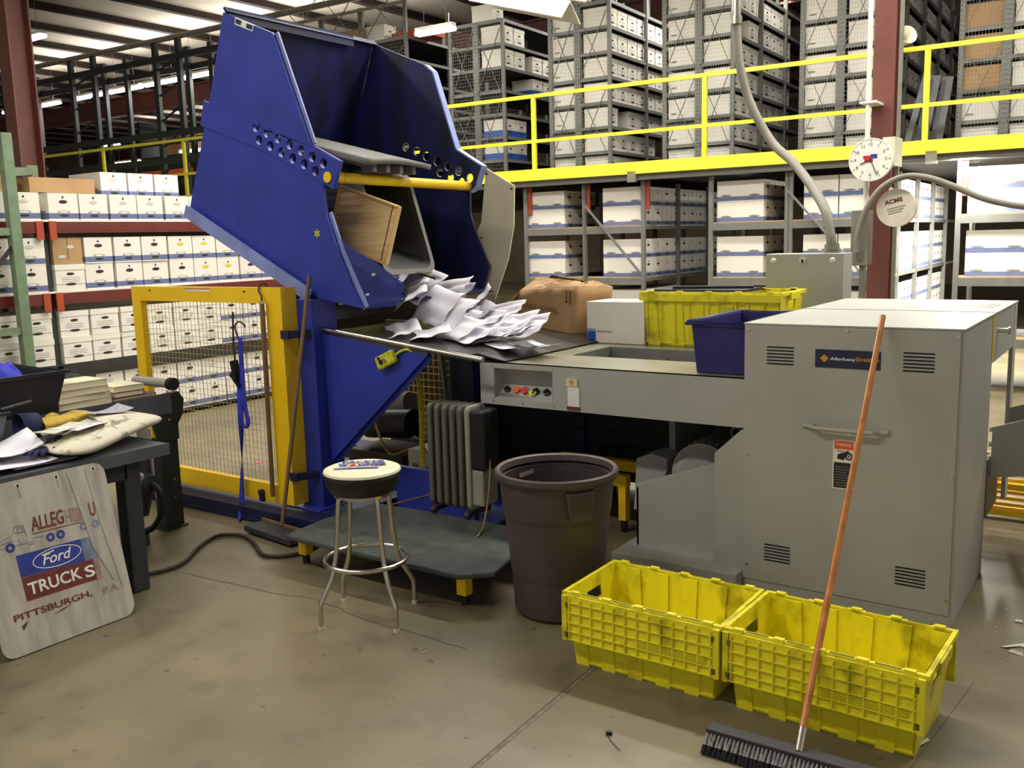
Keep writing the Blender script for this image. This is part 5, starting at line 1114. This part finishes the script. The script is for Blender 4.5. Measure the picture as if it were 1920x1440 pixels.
m2.add([b0+vx*a+vy*b for a, b in ((-.12, .055), (.12, .055), (.12, .058), (-.12, .058))], [(0, 1, 2, 3)])
part('lettering', m2, ['ink_blue', 'ink_red'], cu)
m2 = MB(); m2.lathe([(.135, .635), (.145, .635), (.145, .655), (.10, .655)], sc_, 32); part('swivel_plate', m2, 'chrome', sl)
feet = [(-3.241, 2.953), (-2.915, 3.136), (-3.408, 3.283), (-3.066, 3.471)]
for fx, fy in feet:
    d = Vector((fx, fy, 0))-sc_; d = d.normalized()
    pts = [sc_+d*.06+Vector((0, 0, .642)), sc_+d*.115+Vector((0, 0, .642)), sc_+d*.135+Vector((0, 0, .620)), sc_+d*.152+Vector((0, 0, .45)), sc_+d*.170+Vector((0, 0, .32)), sc_+d*.195+Vector((0, 0, .24)), sc_+d*.250+Vector((0, 0, .145)), sc_+d*.262+Vector((0, 0, .10)), sc_+d*.262+Vector((0, 0, .006))]
    m2 = MB(); m2.tube(bez(pts, 5), .0125, 12); lg = part('leg', m2, 'chrome', sl)
    m2 = MB(); q = sc_+d*.262; m2.cyl(q, q+Vector((0, 0, .018)), .0145, 10); part('foot_cap', m2, 'cream_plastic', lg)
m2 = MB(); m2.tube([sc_+Vector((.205*math.cos(a), .205*math.sin(a), .305)) for a in [2*pi*k/48 for k in range(48)]], .0115, 10, closed=True); part('foot_ring', m2, 'chrome', sl)
# brown bin
cb = Vector((-2.395, 3.79, 0)); tc_ = thing('waste_bin', cb, 'round dark brown waste bin without lid beside the yellow totes', 'bin')
m2 = MB(); m2.lathe([(0, .0), (.205, .0), (.222, .02), (.232, .20), (.236, .22), (.262, .50), (.268, .52), (.285, .685)], cb, 48); part('body', m2, 'can_brown', tc_)
m2 = MB(); m2.lathe([(.275, .68), (.255, .5), (.225, .2), (.21, .03), (0, .03)], cb, 48); m2.add([cb+Vector((.262*math.cos(a)*r_, .262*math.sin(a)*r_, z)) for a, z in ((2.60, .645), (2.95, .632)) for r_ in (1,)]+[cb+Vector((.264*math.cos(a), .264*math.sin(a), .655)) for a in (2.95, )]+[cb+Vector((.264*math.cos(a), .264*math.sin(a), .668)) for a in (2.60, )], [(0, 1, 2, 3)], 1); part('inside', m2, ['can_inner', 'label_grey'], tc_)
m2 = MB(); m2.lathe([(.272, .68), (.284, .685), (.300, .690), (.308, .705), (.306, .728), (.296, .735), (.282, .728), (.274, .70)], cb, 48); part('rim', m2, 'can_brown', tc_)
for a in (-.62, 2.55):
    d = Vector((math.cos(a), math.sin(a), 0)); n_ = Vector((-d.y, d.x, 0)); c = cb+d*.275
    m2 = MB(); m2.poly([c+n_*-.075+Vector((0, 0, .675)), c+n_*.075+Vector((0, 0, .675)), c+n_*.055+Vector((0, 0, .53)), c+n_*-.055+Vector((0, 0, .53))], d*.030)
    hd = part('handle', m2, 'can_brown', tc_, bevel=.008)
    m2 = MB(); m2.poly([c+d*.0305+n_*-.055+Vector((0, 0, .665)), c+d*.0305+n_*.055+Vector((0, 0, .665)), c+d*.0305+n_*.045+Vector((0, 0, .575)), c+d*.0305+n_*-.045+Vector((0, 0, .575))], d*.002); part('grip_recess', m2, 'can_inner', hd)
# platform
pf = thing('work_platform', (-3.4, 3.85, 0), 'low platform with dark rubber top and yellow feet in front of the tipper', 'platform')
PO = [(-4.06, 3.475), (-4.10, 3.80), (-4.07, 4.24), (-3.70, 4.26), (-3.0, 4.27), (-2.72, 3.87), (-2.65, 3.60), (-2.79, 3.475), (-3.40, 3.47)]
m2 = MB(); m2.poly([(x, y, .17) for x, y in PO], (0, 0, .03)); part('mat', m2, 'mat_rubber', pf, bevel=.01)
m2 = MB(); m2.box(-3.9, -2.95, 3.68, 3.73, .12, .17); m2.box(-4.0, -2.86, 4.10, 4.15, .12, .17); m2.box(-3.98, -3.93, 3.66, 4.15, .12, .17); part('frame', m2, 'table_dark', pf)
for (x, y) in ((-2.835, 3.58), (-4.03, 3.60), (-2.9, 4.15), (-4.0, 4.15)):
    m2 = MB(); m2.box(x-.030, x+.030, y-.030, y+.030, .055, .172); lg = part('leg', m2, 'yellow_gate', pf, bevel=.003)
    m2 = MB(); m2.cyl((x, y, 0), (x, y, .055), .022, 12); part('foot', m2, 'black_plastic', lg)
# oil heater
ht = thing('oil_heater', (-3.42, 4.40, .20), 'grey oil-filled radiator heater standing on the platform edge', 'heater')
for k in range(6):
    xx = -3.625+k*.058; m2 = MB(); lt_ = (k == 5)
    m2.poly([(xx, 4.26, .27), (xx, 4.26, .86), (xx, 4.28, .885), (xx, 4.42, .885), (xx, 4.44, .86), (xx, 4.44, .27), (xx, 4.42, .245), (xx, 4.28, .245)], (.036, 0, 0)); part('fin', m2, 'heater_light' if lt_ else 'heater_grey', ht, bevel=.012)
m2 = MB(); m2.box(-3.30, -3.20, 4.27, 4.43, .50, .86); part('control_head', m2, 'black_plastic', ht, bevel=.015)
m2 = MB(); m2.box(-3.30, -3.215, 4.275, 4.425, .28, .50); part('lower_cover', m2, 'heater_light', ht, bevel=.01)
m2 = MB()
for x in (-3.58, -3.32): m2.box(x-.02, x+.02, 4.24, 4.46, .215, .245); m2.cyl((x-.015, 4.25, .222), (x+.015, 4.25, .222), .02, 10); m2.cyl((x-.015, 4.45, .222), (x+.015, 4.45, .222), .02, 10)
part('feet', m2, 'table_dark', ht)
m2 = MB(); m2.tube(bez([(-3.2, 4.33, .56), (-3.15, 4.25, .45), (-3.14, 4.2, .3), (-3.10, 4.1, .215), (-3.05, 3.98, .21)]), .005, 6); part('cord', m2, 'cable_tan', ht)

# ================================================================== PUSH BROOM
pb = thing('push_broom', (-.96, 3.1, 0), 'wide push broom with orange wooden handle leaning on the shredder', 'broom')
m2 = MB(); m2.cyl((-.925, 3.045, .135), (-1.036, 4.475, 1.455), .0135, 16); part('handle', m2, 'wood_orange', pb)
m2 = MB(); m2.cyl((-.922, 2.992, .072), (-.925, 3.045, .135), .0155, 14); part('socket', m2, 'screw', pb)
ba, bb_ = Vector((-1.250, 2.985, .070)), Vector((-.52, 2.995, .070))
m2 = MB(); m2.bar(ba, bb_, .06, .016, hint=(0, 0, 1)); part('head_block', m2, 'table_dark', pb, bevel=.004)
m2 = MB(); rb = random.Random(5); nb_ = 50
for i in range(nb_):
    for j in range(4):
        p = ba.lerp(bb_, (i+.5)/nb_)+Vector((0, (j-1.5)*.016, -.006)); d_ = Vector((rb.uniform(-.004, .004), (j-1.8)*.018, -.036)); q = p+d_; m2.cone(p, q, .0035, .0078, 6, 0, caps=False)
        m2.cone(q, q+Vector((rb.uniform(-.004, .004), (j-1.8)*.010, -.024)), .0080, .0098, 6, 1)
part('bristles', m2, ['bristle', 'bristle_dark'], pb)

# ================================================================== LEFT WORK TABLES
wt = thing('work_table', (-4.8, 2.2, 0), 'grey steel work table at the left with the truck sign leaning on it', 'table')
TE = Vector((-4.43, 3.01, .80))      # near right corner of the top
m2 = MB(); m2.poly([(-4.40, 1.2, .80), (-4.425, 3.01, .80), (-4.72, 3.01, .80), (-5.25, 3.01, .80), (-5.25, 1.2, .80)], (0, 0, -.012)); m2.box(-4.425, -4.41, 1.2, 3.01, .735, .80); m2.box(-5.25, -4.42, 2.998, 3.01, .735, .80); part('top', m2, 'table_grey', wt)
m2 = MB(); m2.box(-4.56, -4.47, 2.76, 2.86, 0, .735); part('leg', m2, 'table_dark', wt, bevel=.008)
m2 = MB(); m2.box(-5.20, -5.12, 2.80, 2.88, 0, .735); part('leg', m2, 'table_dark', wt, bevel=.008)
m2 = MB(); m2.box(-4.53, -4.47, 1.3, 2.78, .64, .73); m2.box(-5.18, -4.53, 2.78, 2.84, .64, .73); part('apron', m2, 'table_dark', wt)
m2 = MB(); m2.box(-4.60, -4.585, 1.2, 2.70, .05, .64); part('back_panel', m2, 'black_plastic', wt)
bt = thing('roller_bench', (-5.6, 2.9, 0), 'dark bench with green legs and a roller end behind the grey work table', 'bench')
m2 = MB(); m2.box(-6.1, -5.22, 1.3, 3.52, .86, .925); m2.box(-5.235, -5.215, 1.3, 3.60, .80, .93); part('top', m2, 'table_grey', bt)
m2 = MB(); m2.box(-5.42, -5.32, 3.56, 3.70, 0, .62); m2.box(-5.44, -5.30, 3.54, 3.72, 0, .012); part('leg', m2, 'leg_green', bt, bevel=.006)
m2 = MB(); m2.poly([(-5.30, 3.50, .90), (-5.30, 3.72, .92), (-5.30, 3.76, .86), (-5.30, 3.74, .76), (-5.30, 3.70, .70), (-5.30, 3.70, .60), (-5.30, 3.56, .60), (-5.30, 3.53, .72)], (-.05, 0, 0)); part('end_bracket', m2, 'leg_green', bt, bevel=.006)
m2 = MB()
for y, z in ((3.62, .83), (3.63, .74), (3.63, .34), (3.63, .22)): m2.cyl((-5.295, y, z), (-5.30, y, z), .010, 8)
part('bolts', m2, 'screw', bt)
m2 = MB(); m2.cyl((-5.62, 3.62, .985), (-5.235, 3.62, .985), .030, 16); part('roller', m2, 'rack_light', bt)
m2 = MB(); m2.cyl((-5.24, 3.62, .985), (-5.20, 3.62, .985), .042, 16); part('roller_cap', m2, 'black_plastic', bt)
m2 = MB(); m2.box(-6.08, -6.0, 1.4, 1.48, 0, .86); m2.box(-6.08, -6.0, 3.40, 3.48, 0, .86); part('leg', m2, 'leg_green', bt)
# machinery glimpsed under the bench
vl = thing('valve_assembly', (-5.15, 3.30, 0), 'greasy valve with rubber hose between the table leg and the green leg', 'valve')
m2 = MB(); m2.cyl((-5.15, 3.3, .40), (-5.15, 3.3, .62), .045, 14); m2.cyl((-5.22, 3.3, .44), (-5.05, 3.3, .42), .05, 14); m2.cyl((-5.15, 3.26, .22), (-5.12, 3.3, .40), .06, 12); part('body', m2, 'table_dark', vl)
m2 = MB(); m2.tube(bez([(-5.05, 3.3, .42), (-5.0, 3.32, .36), (-5.0, 3.32, .24), (-5.06, 3.3, .14), (-5.14, 3.3, .10), (-5.2, 3.28, .06)]), .02, 10); part('hose', m2, 'black_plastic', vl)
m2 = MB(); m2.cyl((-5.12, 3.27, .45), (-5.10, 3.24, .45), .036, 14); m2.box(-5.24, -5.10, 3.35, 3.36, .30, .75); part('bright_fitting', m2, 'rack_light', vl)
m2 = MB(); m2.cyl((-5.2, 3.28, .0), (-5.2, 3.28, .07), .06, 14); part('base', m2, 'table_dark', vl)
hz = [(-4.60, 2.75, .016), (-4.649, 2.938, .016), (-4.618, 3.056, .016), (-4.641, 3.199, .016), (-4.807, 3.436, .016), (-4.882, 3.62, .016), (-4.80, 3.70, .016), (-4.68, 3.70, .016), (-4.50, 3.62, .016), (-4.40, 3.56, .016), (-4.30, 3.529, .016), (-4.20, 3.58, .016), (-4.15, 3.70, .016), (-4.2, 3.9, .016)]
m2 = MB(); m2.tube(bez(hz), .0125, 10); solo('rubber_hose', m2, 'rubber_hose', (-4.6, 3.1, 0), 'dark rubber hose snaking across the floor from the table leg', 'hose')
# things on the benches
def book(c, L, W, H, rot, cover, label, grp):
    T = Matrix.Translation(c) @ Matrix.Rotation(rot, 4, 'Z'); t = thing('book', tuple(c), label, 'book', grp, rz=rot)
    m_ = MB(); m_.box(-L/2+.004, L/2-.004, -W/2+.004, W/2-.003, .004, H-.004); part('pages', m_, 'book_page', t, local=True)
    m_ = MB(); m_.box(-L/2, L/2, -W/2, W/2, 0, .004); m_.box(-L/2, L/2, -W/2, W/2, H-.004, H); m_.box(-L/2, L/2, W/2-.004, W/2, 0, H); part('cover', m_, cover, t, local=True)
z = .927
for i, (h, l) in enumerate([(.042, 'bottom cream book of the four-high stack on the bench'), (.036, 'second cream book from the bottom of the bench stack'), (.038, 'third cream book of the bench stack'), (.040, 'topmost cream book of the four-high bench stack')]):
    book(Vector((-5.34+.006*i, 3.03-.01*i, z)), .22, .335, h, .05*math.sin(i*2.1), 'book_page', l, 'books on the dark bench'); z += h+.001
z = .927
for i, (h, cv_, l) in enumerate([(.018, 'book_brown', 'brown covered book lying flat right of the cream stack'), (.034, 'book_brown', 'middle pale book right of the cream stack'), (.036, 'book_page', 'top pale book right of the cream stack')]):
    book(Vector((-5.36, 3.34+.03*(i == 0), z)), .22, .20+.10*(i == 0), h, -.04*i, cv_, l, 'books on the dark bench'); z += h+.001
# black crate with blue cloth, cardboard, green cloth
cr = thing('plastic_crate', (-5.45, 2.55, .927), 'black plastic crate heaped with blue cloth on the bench', 'crate')
m2 = MB(); openbox(m2, (-5.72, -5.22, 2.10, 2.84), (-5.76, -5.18, 2.02, 2.90), .927, 1.165, .006); part('body', m2, 'crate_black', cr)
m2 = MB(); m2.tube([(-5.77, 2.01, 1.165), (-5.17, 2.01, 1.165), (-5.17, 2.91, 1.165), (-5.77, 2.91, 1.165)], .012, 8, closed=True); part('rim', m2, 'crate_black', cr)
def heap(name, c, rx, ry, h, m_, label, cat, seed, amp=.03, grp=None):
    rr = random.Random(seed); ph = [rr.uniform(0, 6) for _ in range(8)]; m_b = MB()
    def fn(u, v):
        a = u*2*pi; r_ = v; w_ = 1+.12*math.sin(3*a+ph[0])+.08*math.sin(5*a+ph[1]); zz = h*(1-r_**2)+amp*math.sin(9*r_*math.cos(a)+ph[2])*math.cos(8*r_*math.sin(a)+ph[3])*(1-r_*.3)+amp*.6*math.sin(17*r_*math.cos(a+1)+ph[4])
        return Vector((c[0]+rx*r_*w_*math.cos(a), c[1]+ry*r_*w_*math.sin(a), c[2]+max(zz, .004)))
    m_b.grid(fn, 48, 16); return solo(name, m_b, m_, c, label, cat, grp, solid=.004)
heap('blue_cloth', (-5.47, 2.48, 1.10), .26, .34, .15, 'blue_cloth', 'crumpled blue cloth heaped in the black crate', 'cloth', 2, .045)
heap('green_cloth', (-5.62, 3.05, .93), .26, .30, .17, 'green_cloth', 'dark green fabric draped behind the cream books', 'cloth', 5, .03)
m2 = MB(); m2.poly([(-5.95, 2.1, .93), (-5.98, 2.72, .93), (-6.04, 2.82, 1.10), (-6.08, 2.72, 1.30), (-6.08, 2.1, 1.34)], (-.006, 0, 0)); m2.poly([(-5.78, 2.10, 1.16), (-5.80, 2.72, 1.16), (-5.86, 2.66, 1.30), (-5.86, 2.1, 1.33)], (-.005, 0, 0)); solo('cardboard_sheet', m2, 'cardboard_dark', (-5.95, 2.4, .93), 'brown cardboard sheet standing behind the crate of blue cloth', 'cardboard')
c2 = thing('plastic_crate', (-5.05, 2.0, .80), 'smaller grey crate edge cut off by the left frame edge', 'crate')
m2 = MB(); openbox(m2, (-5.20, -4.95, 1.6, 2.36), (-5.22, -4.93, 1.56, 2.42), .803, 1.02, .006); part('body', m2, 'table_grey', c2)
m2 = MB(); m2.tube([(-5.23, 1.55, 1.02), (-4.92, 1.55, 1.02), (-4.92, 2.43, 1.02), (-5.23, 2.43, 1.02)], .010, 8, closed=True); m2.cyl((-5.0, 2.42, 1.03), (-5.03, 2.60, 1.045), .012, 8); part('rim', m2, 'crate_black', c2)
# cream bag with papers
m2 = MB()
def bagfn(u, v, zz=0):
    a = u*2*pi; sx, sy = math.cos(a), math.sin(a); e = .45
    x = math.copysign(abs(sx)**e, sx)*.20*(1-.0*v); y = math.copysign(abs(sy)**e, sy)*.36; k = math.sin(v*pi)**.6; 
    return Vector((-4.68+x*k-.30*y, 2.78+y*k*1.05, .812+.125*v+.02*math.sin(y*8)*k+.02*y/.36*v))
m2.grid(lambda u, v: bagfn(u, v), 40, 12); solo('cream_bag', m2, 'bag_cream', (-4.72, 2.66, .80), 'flat cream bag with grey print lying on the work table', 'bag', sub=1)
sheet(-4.70, 2.72, .932, 1.95, L=.40, W=.20, curl=.004, label='long pale paper lying on the cream bag', grp='papers on the work table', amp=.006)
sheet(-4.82, 2.90, .955, 1.5, L=.25, W=.18, curl=.02, m_='paper_print_shade', label='printed paper with dark picture on the cream bag', grp='papers on the work table', amp=.006)
sheet(-4.66, 2.56, .940, 1.95, L=.30, W=.14, curl=.003, m_='bag_cream', label='folded cream envelope at the left end of the bag', grp='papers on the work table', amp=.004)
sheet(-4.78, 2.20, .87, 1.3, L=.50, W=.34, curl=.05, label='white plastic-like sheet at the left frame edge on the table', grp='papers on the work table', ph=.5, amp=.02)
sheet(-4.60, 2.22, .825, 1.55, L=.40, W=.26, curl=.012, label='white paper lying at the front of the table at left', grp='papers on the work table', amp=.006)
sheet(-4.52, 2.36, .815, 1.58, L=.32, W=.10, curl=.004, m_='paper_print_shade', label='thin grey paper along the table edge under the dark glove', grp='papers on the work table', amp=.003)
def glove(name, c, rot, m_, cuff, label, s=1.):
    t = thing(name, c, label, 'glove', 'work gloves on the table', rz=rot)
    m_b = MB(); m_b.grid(lambda u, v: Vector((s*(-.05+.10*v), s*.048*math.cos(2*pi*u)*(1-.15*v), s*(.018+.018*math.sin(2*pi*u)))), 16, 5)
    m_b.add([(s*-.05, s*.04*math.cos(k), s*(.018+.018*math.sin(k))) for k in [2*pi*i/12 for i in range(12)]], [tuple(range(12))])
    for i, (y, l, b) in enumerate(((-.036, .055, -.25), (-.013, .068, -.08), (.011, .070, .05), (.034, .058, .2))):
        m_b.tube(bez([(s*.035, s*y, s*.02), (s*(.05+l*.5), s*(y+b*l*.4), s*.028), (s*(.045+l), s*(y+b*l), s*.014)], 3), [s*.012]*6+[s*.007], 8)
    m_b.tube(bez([(s*-.01, s*.035, s*.02), (s*.02, s*.065, s*.026), (s*.045, s*.082, s*.015)], 3), [s*.013]*6+[s*.008], 8)
    part('hand', m_b, m_, t, local=True)
    m_b = MB(); m_b.cone((s*-.05, 0, s*.019), (s*-.105, 0, s*.019), s*.036, s*.042, 14, caps=False); part('cuff', m_b, cuff, t, local=True, solid=.003)
glove('work_glove', (-4.60, 2.42, .84), -1.0, 'glove_blue', 'table_grey', 'dark blue work glove lying at the table edge among papers')
glove('work_glove', (-4.72, 2.50, .86), .4, 'black_plastic', 'table_dark', 'black work glove at the left end of the cream bag')
glove('work_glove', (-5.02, 2.72, .875), 1.5, 'glove_yellow', 'glove_blue', 'yellow and navy work glove behind the cream bag', 1.9)
glove('work_glove', (-4.96, 2.60, .85), .9, 'box_grey', 'box_grey', 'small pale grey glove beside the yellow glove', .9)

# ------------------------------------------------------------------ the truck sign leaning on the table
SN = Vector((.785, 0, .18)).normalized(); SU = Vector((0, 1, 0)); SV = Vector((-.18, 0, .785)).normalized(); SO = Vector((-4.214, 0, .004))
def sp(u, v, l=0.): return SO+SU*u+SV*v+SN*l
sg = thing('truck_sign', (-4.22, 2.26, 0), 'worn white metal sign with truck drawing leaning against the table', 'sign')
out = []
for (cu_, cv_, a0) in ((2.545, .745, 0), (1.99, .745, pi/2), (1.99, .06, pi), (2.545, .06, 3*pi/2)):
    for k in range(5): a = a0+k*pi/8; out.append(sp(cu_+.058*math.cos(a), cv_+.058*math.sin(a)))
m2 = MB(); m2.poly(out, SN*-.003); pl = part('panel', m2, 'sign_white', sg)
m2 = MB()
for u, v in ((2.162, .775), (2.351, .775), (2.545, .775)): m2.disc(sp(u, v, .0012), SU, SV, .013, .013, 14, 0); m2.disc(sp(u, v, .0018), SU, SV, .006, .009, 10, 1); m2.add([sp(u-.004, v-.008, .001), sp(u+.004, v-.008, .001), sp(u+.006, v-.06, .001), sp(u-.001, v-.06, .001)], [(0, 1, 2, 3)], 2)
part('mounting_holes', m2, ['cream_plastic', 'slot_black', 'sign_dirt'], pl)
m2 = MB(); q = lambda pts, mi: m2.face([sp(u, v, .001) for u, v in pts], mi)
q([(2.085, .352), (2.40, .338), (2.40, .449), (2.083, .457)], 0); q([(2.40, .338), (2.466, .334), (2.458, .447), (2.40, .449)], 4)
q([(2.088, .236), (2.44, .232), (2.44, .336), (2.085, .350)], 1); q([(2.44, .232), (2.468, .230), (2.466, .334), (2.44, .336)], 5)
oc_ = sp(2.272, .400, .0018); n = 40; vs = []
for rr_ in (1, .965):
    for k in range(n): a = 2*pi*k/n; vs.append(oc_+SU*.122*rr_*math.cos(a)+SV*.047*(rr_ if rr_ == 1 else .91)*math.sin(a))
m2.add(vs, [(i, (i+1) % n, n+(i+1) % n, n+i) for i in range(n)], 2)
text_mb(m2, 'Ford', sp(2.195, .378, .001), SU, SV, w=.150, h=.052, mi=2, shear=.35, lift=.0015, bold=.012)
m2.add([sp(2.20, .428, .0026), sp(2.262, .436, .0026), sp(2.262, .430, .0026), sp(2.20, .421, .0026)], [(0, 1, 2, 3)], 2)
text_mb(m2, 'TRUCK', sp(2.104, .262, .001), SU, SV, w=.265, h=.058, mi=2, lift=.0015, bold=.02); text_mb(m2, 'S', sp(2.385, .256, .001), SU, SV, w=.052, h=.058, mi=2, lift=.0015, bold=.02)
text_mb(m2, 'PITTSBURGH,', sp(2.013, .163, .001), SU, SV, w=.385, h=.036, mi=3, bold=.02); text_mb(m2, 'PA', sp(2.455, .150, .001), SU, SV, w=.085, h=.034, mi=5, bold=.01)
text_mb(m2, 'ALLEG', sp(2.180, .548, .001), SU, SV, w=.165, h=.070, mi=3, bold=.015, shear=.12); text_mb(m2, 'H', sp(2.352, .542, .001), SU, SV, w=.028, h=.068, mi=5, bold=.01, shear=.12); text_mb(m2, 'U', sp(2.478, .545, .001), SU, SV, w=.030, h=.070, mi=3, bold=.01)
q([(2.180, .534), (2.43, .526), (2.43, .530), (2.180, .539)], 3); q([(2.38, .540), (2.43, .535), (2.44, .60), (2.38, .61)], 5)
part('lettering', m2, ['sign_blue', 'sign_maroon', 'white_ink', 'sign_maroon', 'sign_fade', 'sign_fade_red'], pl)
m2 = MB()
for u, v, r_, mi in ((2.067, .500, .022, 0), (2.260, .498, .021, 0), (2.311, .498, .021, 0), (2.432, .505, .02, 1), (2.494, .503, .02, 1)): m2.ring(sp(u, v, .0012), SU, SV, r_*.42, r_, 20, mi)
def ln(a, b, w_=.003, mi=2): m2.bar(sp(*a, .0012), sp(*b, .0012), w_, .0006, mi, hint=tuple(SN))
for a, b in (((2.02, .535), (2.09, .556)), ((2.09, .556), (2.105, .590)), ((2.105, .590), (2.145, .590)), ((2.145, .590), (2.152, .530)), ((2.10, .562), (2.148, .556)), ((2.115, .565), (2.118, .582)), ((2.118, .582), (2.138, .580)), ((2.138, .580), (2.138, .562)), ((2.02, .535), (2.015, .505)), ((2.015, .505), (2.045, .505)), ((2.02, .52), (2.08, .535)), ((2.09, .505), (2.18, .500)), ((2.11, .53), (2.12, .50)), ((2.18, .516), (2.24, .514)), ((2.15, .492), (2.18, .49)), ((1.97, .50), (2.02, .512)), ((2.04, .528), (2.09, .526))): ln(a, b)
part('truck_drawing', m2, ['sign_blue', 'sign_fade', 'sign_fade'], pl, label='faded blue truck outline with wheels')
m2 = MB(); q2 = lambda pts, mi=0: m2.face([sp(u, v, .0028) for u, v in pts], mi)
q2([(2.405, .79), (2.418, .79), (2.445, .60), (2.47, .40), (2.455, .40), (2.43, .60)]); q2([(2.50, .78), (2.506, .78), (2.53, .5), (2.575, .16), (2.56, .16), (2.52, .5)]); q2([(2.45, .40), (2.47, .40), (2.54, .20), (2.525, .20)])
q2([(2.04, .135), (2.075, .150), (2.06, .130), (2.045, .112)], 1); q2([(2.19, .135), (2.24, .150), (2.30, .158), (2.24, .143)], 1)
part('scratches', m2, ['sign_white', 'sign_rust'], pl)

# ------------------------------------------------------------------ litter on the floor
def scrap(x, y, pts, m_, label, z=.003, grp='paper scraps on the floor'):
    m_b = MB(); m_b.poly([(x+a, y+b, z+.004*math.sin(a*90)) for a, b in pts], (0, 0, .002)); solo('paper_scrap', m_b, m_, (x, y, 0), label, 'scrap', grp)
scrap(-.475, 4.42, [(0, 0), (.10, .10), (.115, .09), (.02, -.01)], 'litter', 'bent white paper strip on the floor right of the shredder')
scrap(-.40, 4.46, [(0, 0), (.03, .0), (.045, .10), (.02, .11)], 'litter', 'upright white scrap end right of the shredder')
scrap(-.44, 4.38, [(0, 0), (.06, -.01), (.05, .03), (.01, .02)], 'bag_cream', 'cream scrap beneath the white strips right of the shredder')
scrap(-.46, 4.75, [(0, 0), (.035, .0), (.03, .025), (.005, .02)], 'litter', 'small white flake beside the shredder base, furthest back')
scrap(-2.65, 3.02, [(0, 0), (.014, 0), (.012, .012)], 'litter', 'tiny white chip on bare floor between stool and brown bin')
scrap(-.62, 3.36, [(0, 0), (.012, -.01), (.04, .07), (.03, .08)], 'litter', 'white sliver by the right tote corner')
scrap(-6.35, 5.15, [(0, 0), (.06, .0), (.07, .05), (.02, .06)], 'litter_pink', 'bright pink scrap seen on the floor through the gate', grp=None)
scrap(-6.45, 4.65, [(0, 0), (.05, .0), (.04, .03)], 'litter', 'white flake on the floor seen through the gate')
rl = random.Random(9)
m2 = MB()
for i in range(60):
    x, y = -.42+rl.uniform(-.14, .22), 4.75+rl.uniform(-.5, .6); k = rl.uniform(.4, 1.2); m2.poly([(x, y, .003), (x+.010*k, y+.002, .003), (x+.007*k, y+.009*k, .003)], (0, 0, .001))
o = part('paper_dust', m2, 'litter', None); tag(o, 'scatter of tiny paper flakes right of the shredder base', 'paper dust', kind='stuff')
m2 = MB(); m2.bar((-1.585, 2.86, .007), (-1.60, 2.845, .007), .016, .012); m2.tube([(-1.60, 2.85, .004), (-1.56, 2.81, .004), (-1.50, 2.77, .004)], .0015, 5); solo('cable_tie', m2, 'black_plastic', (-1.56, 2.84, 0), 'small dark plastic bit with a tail on the floor in front of the totes', 'debris')
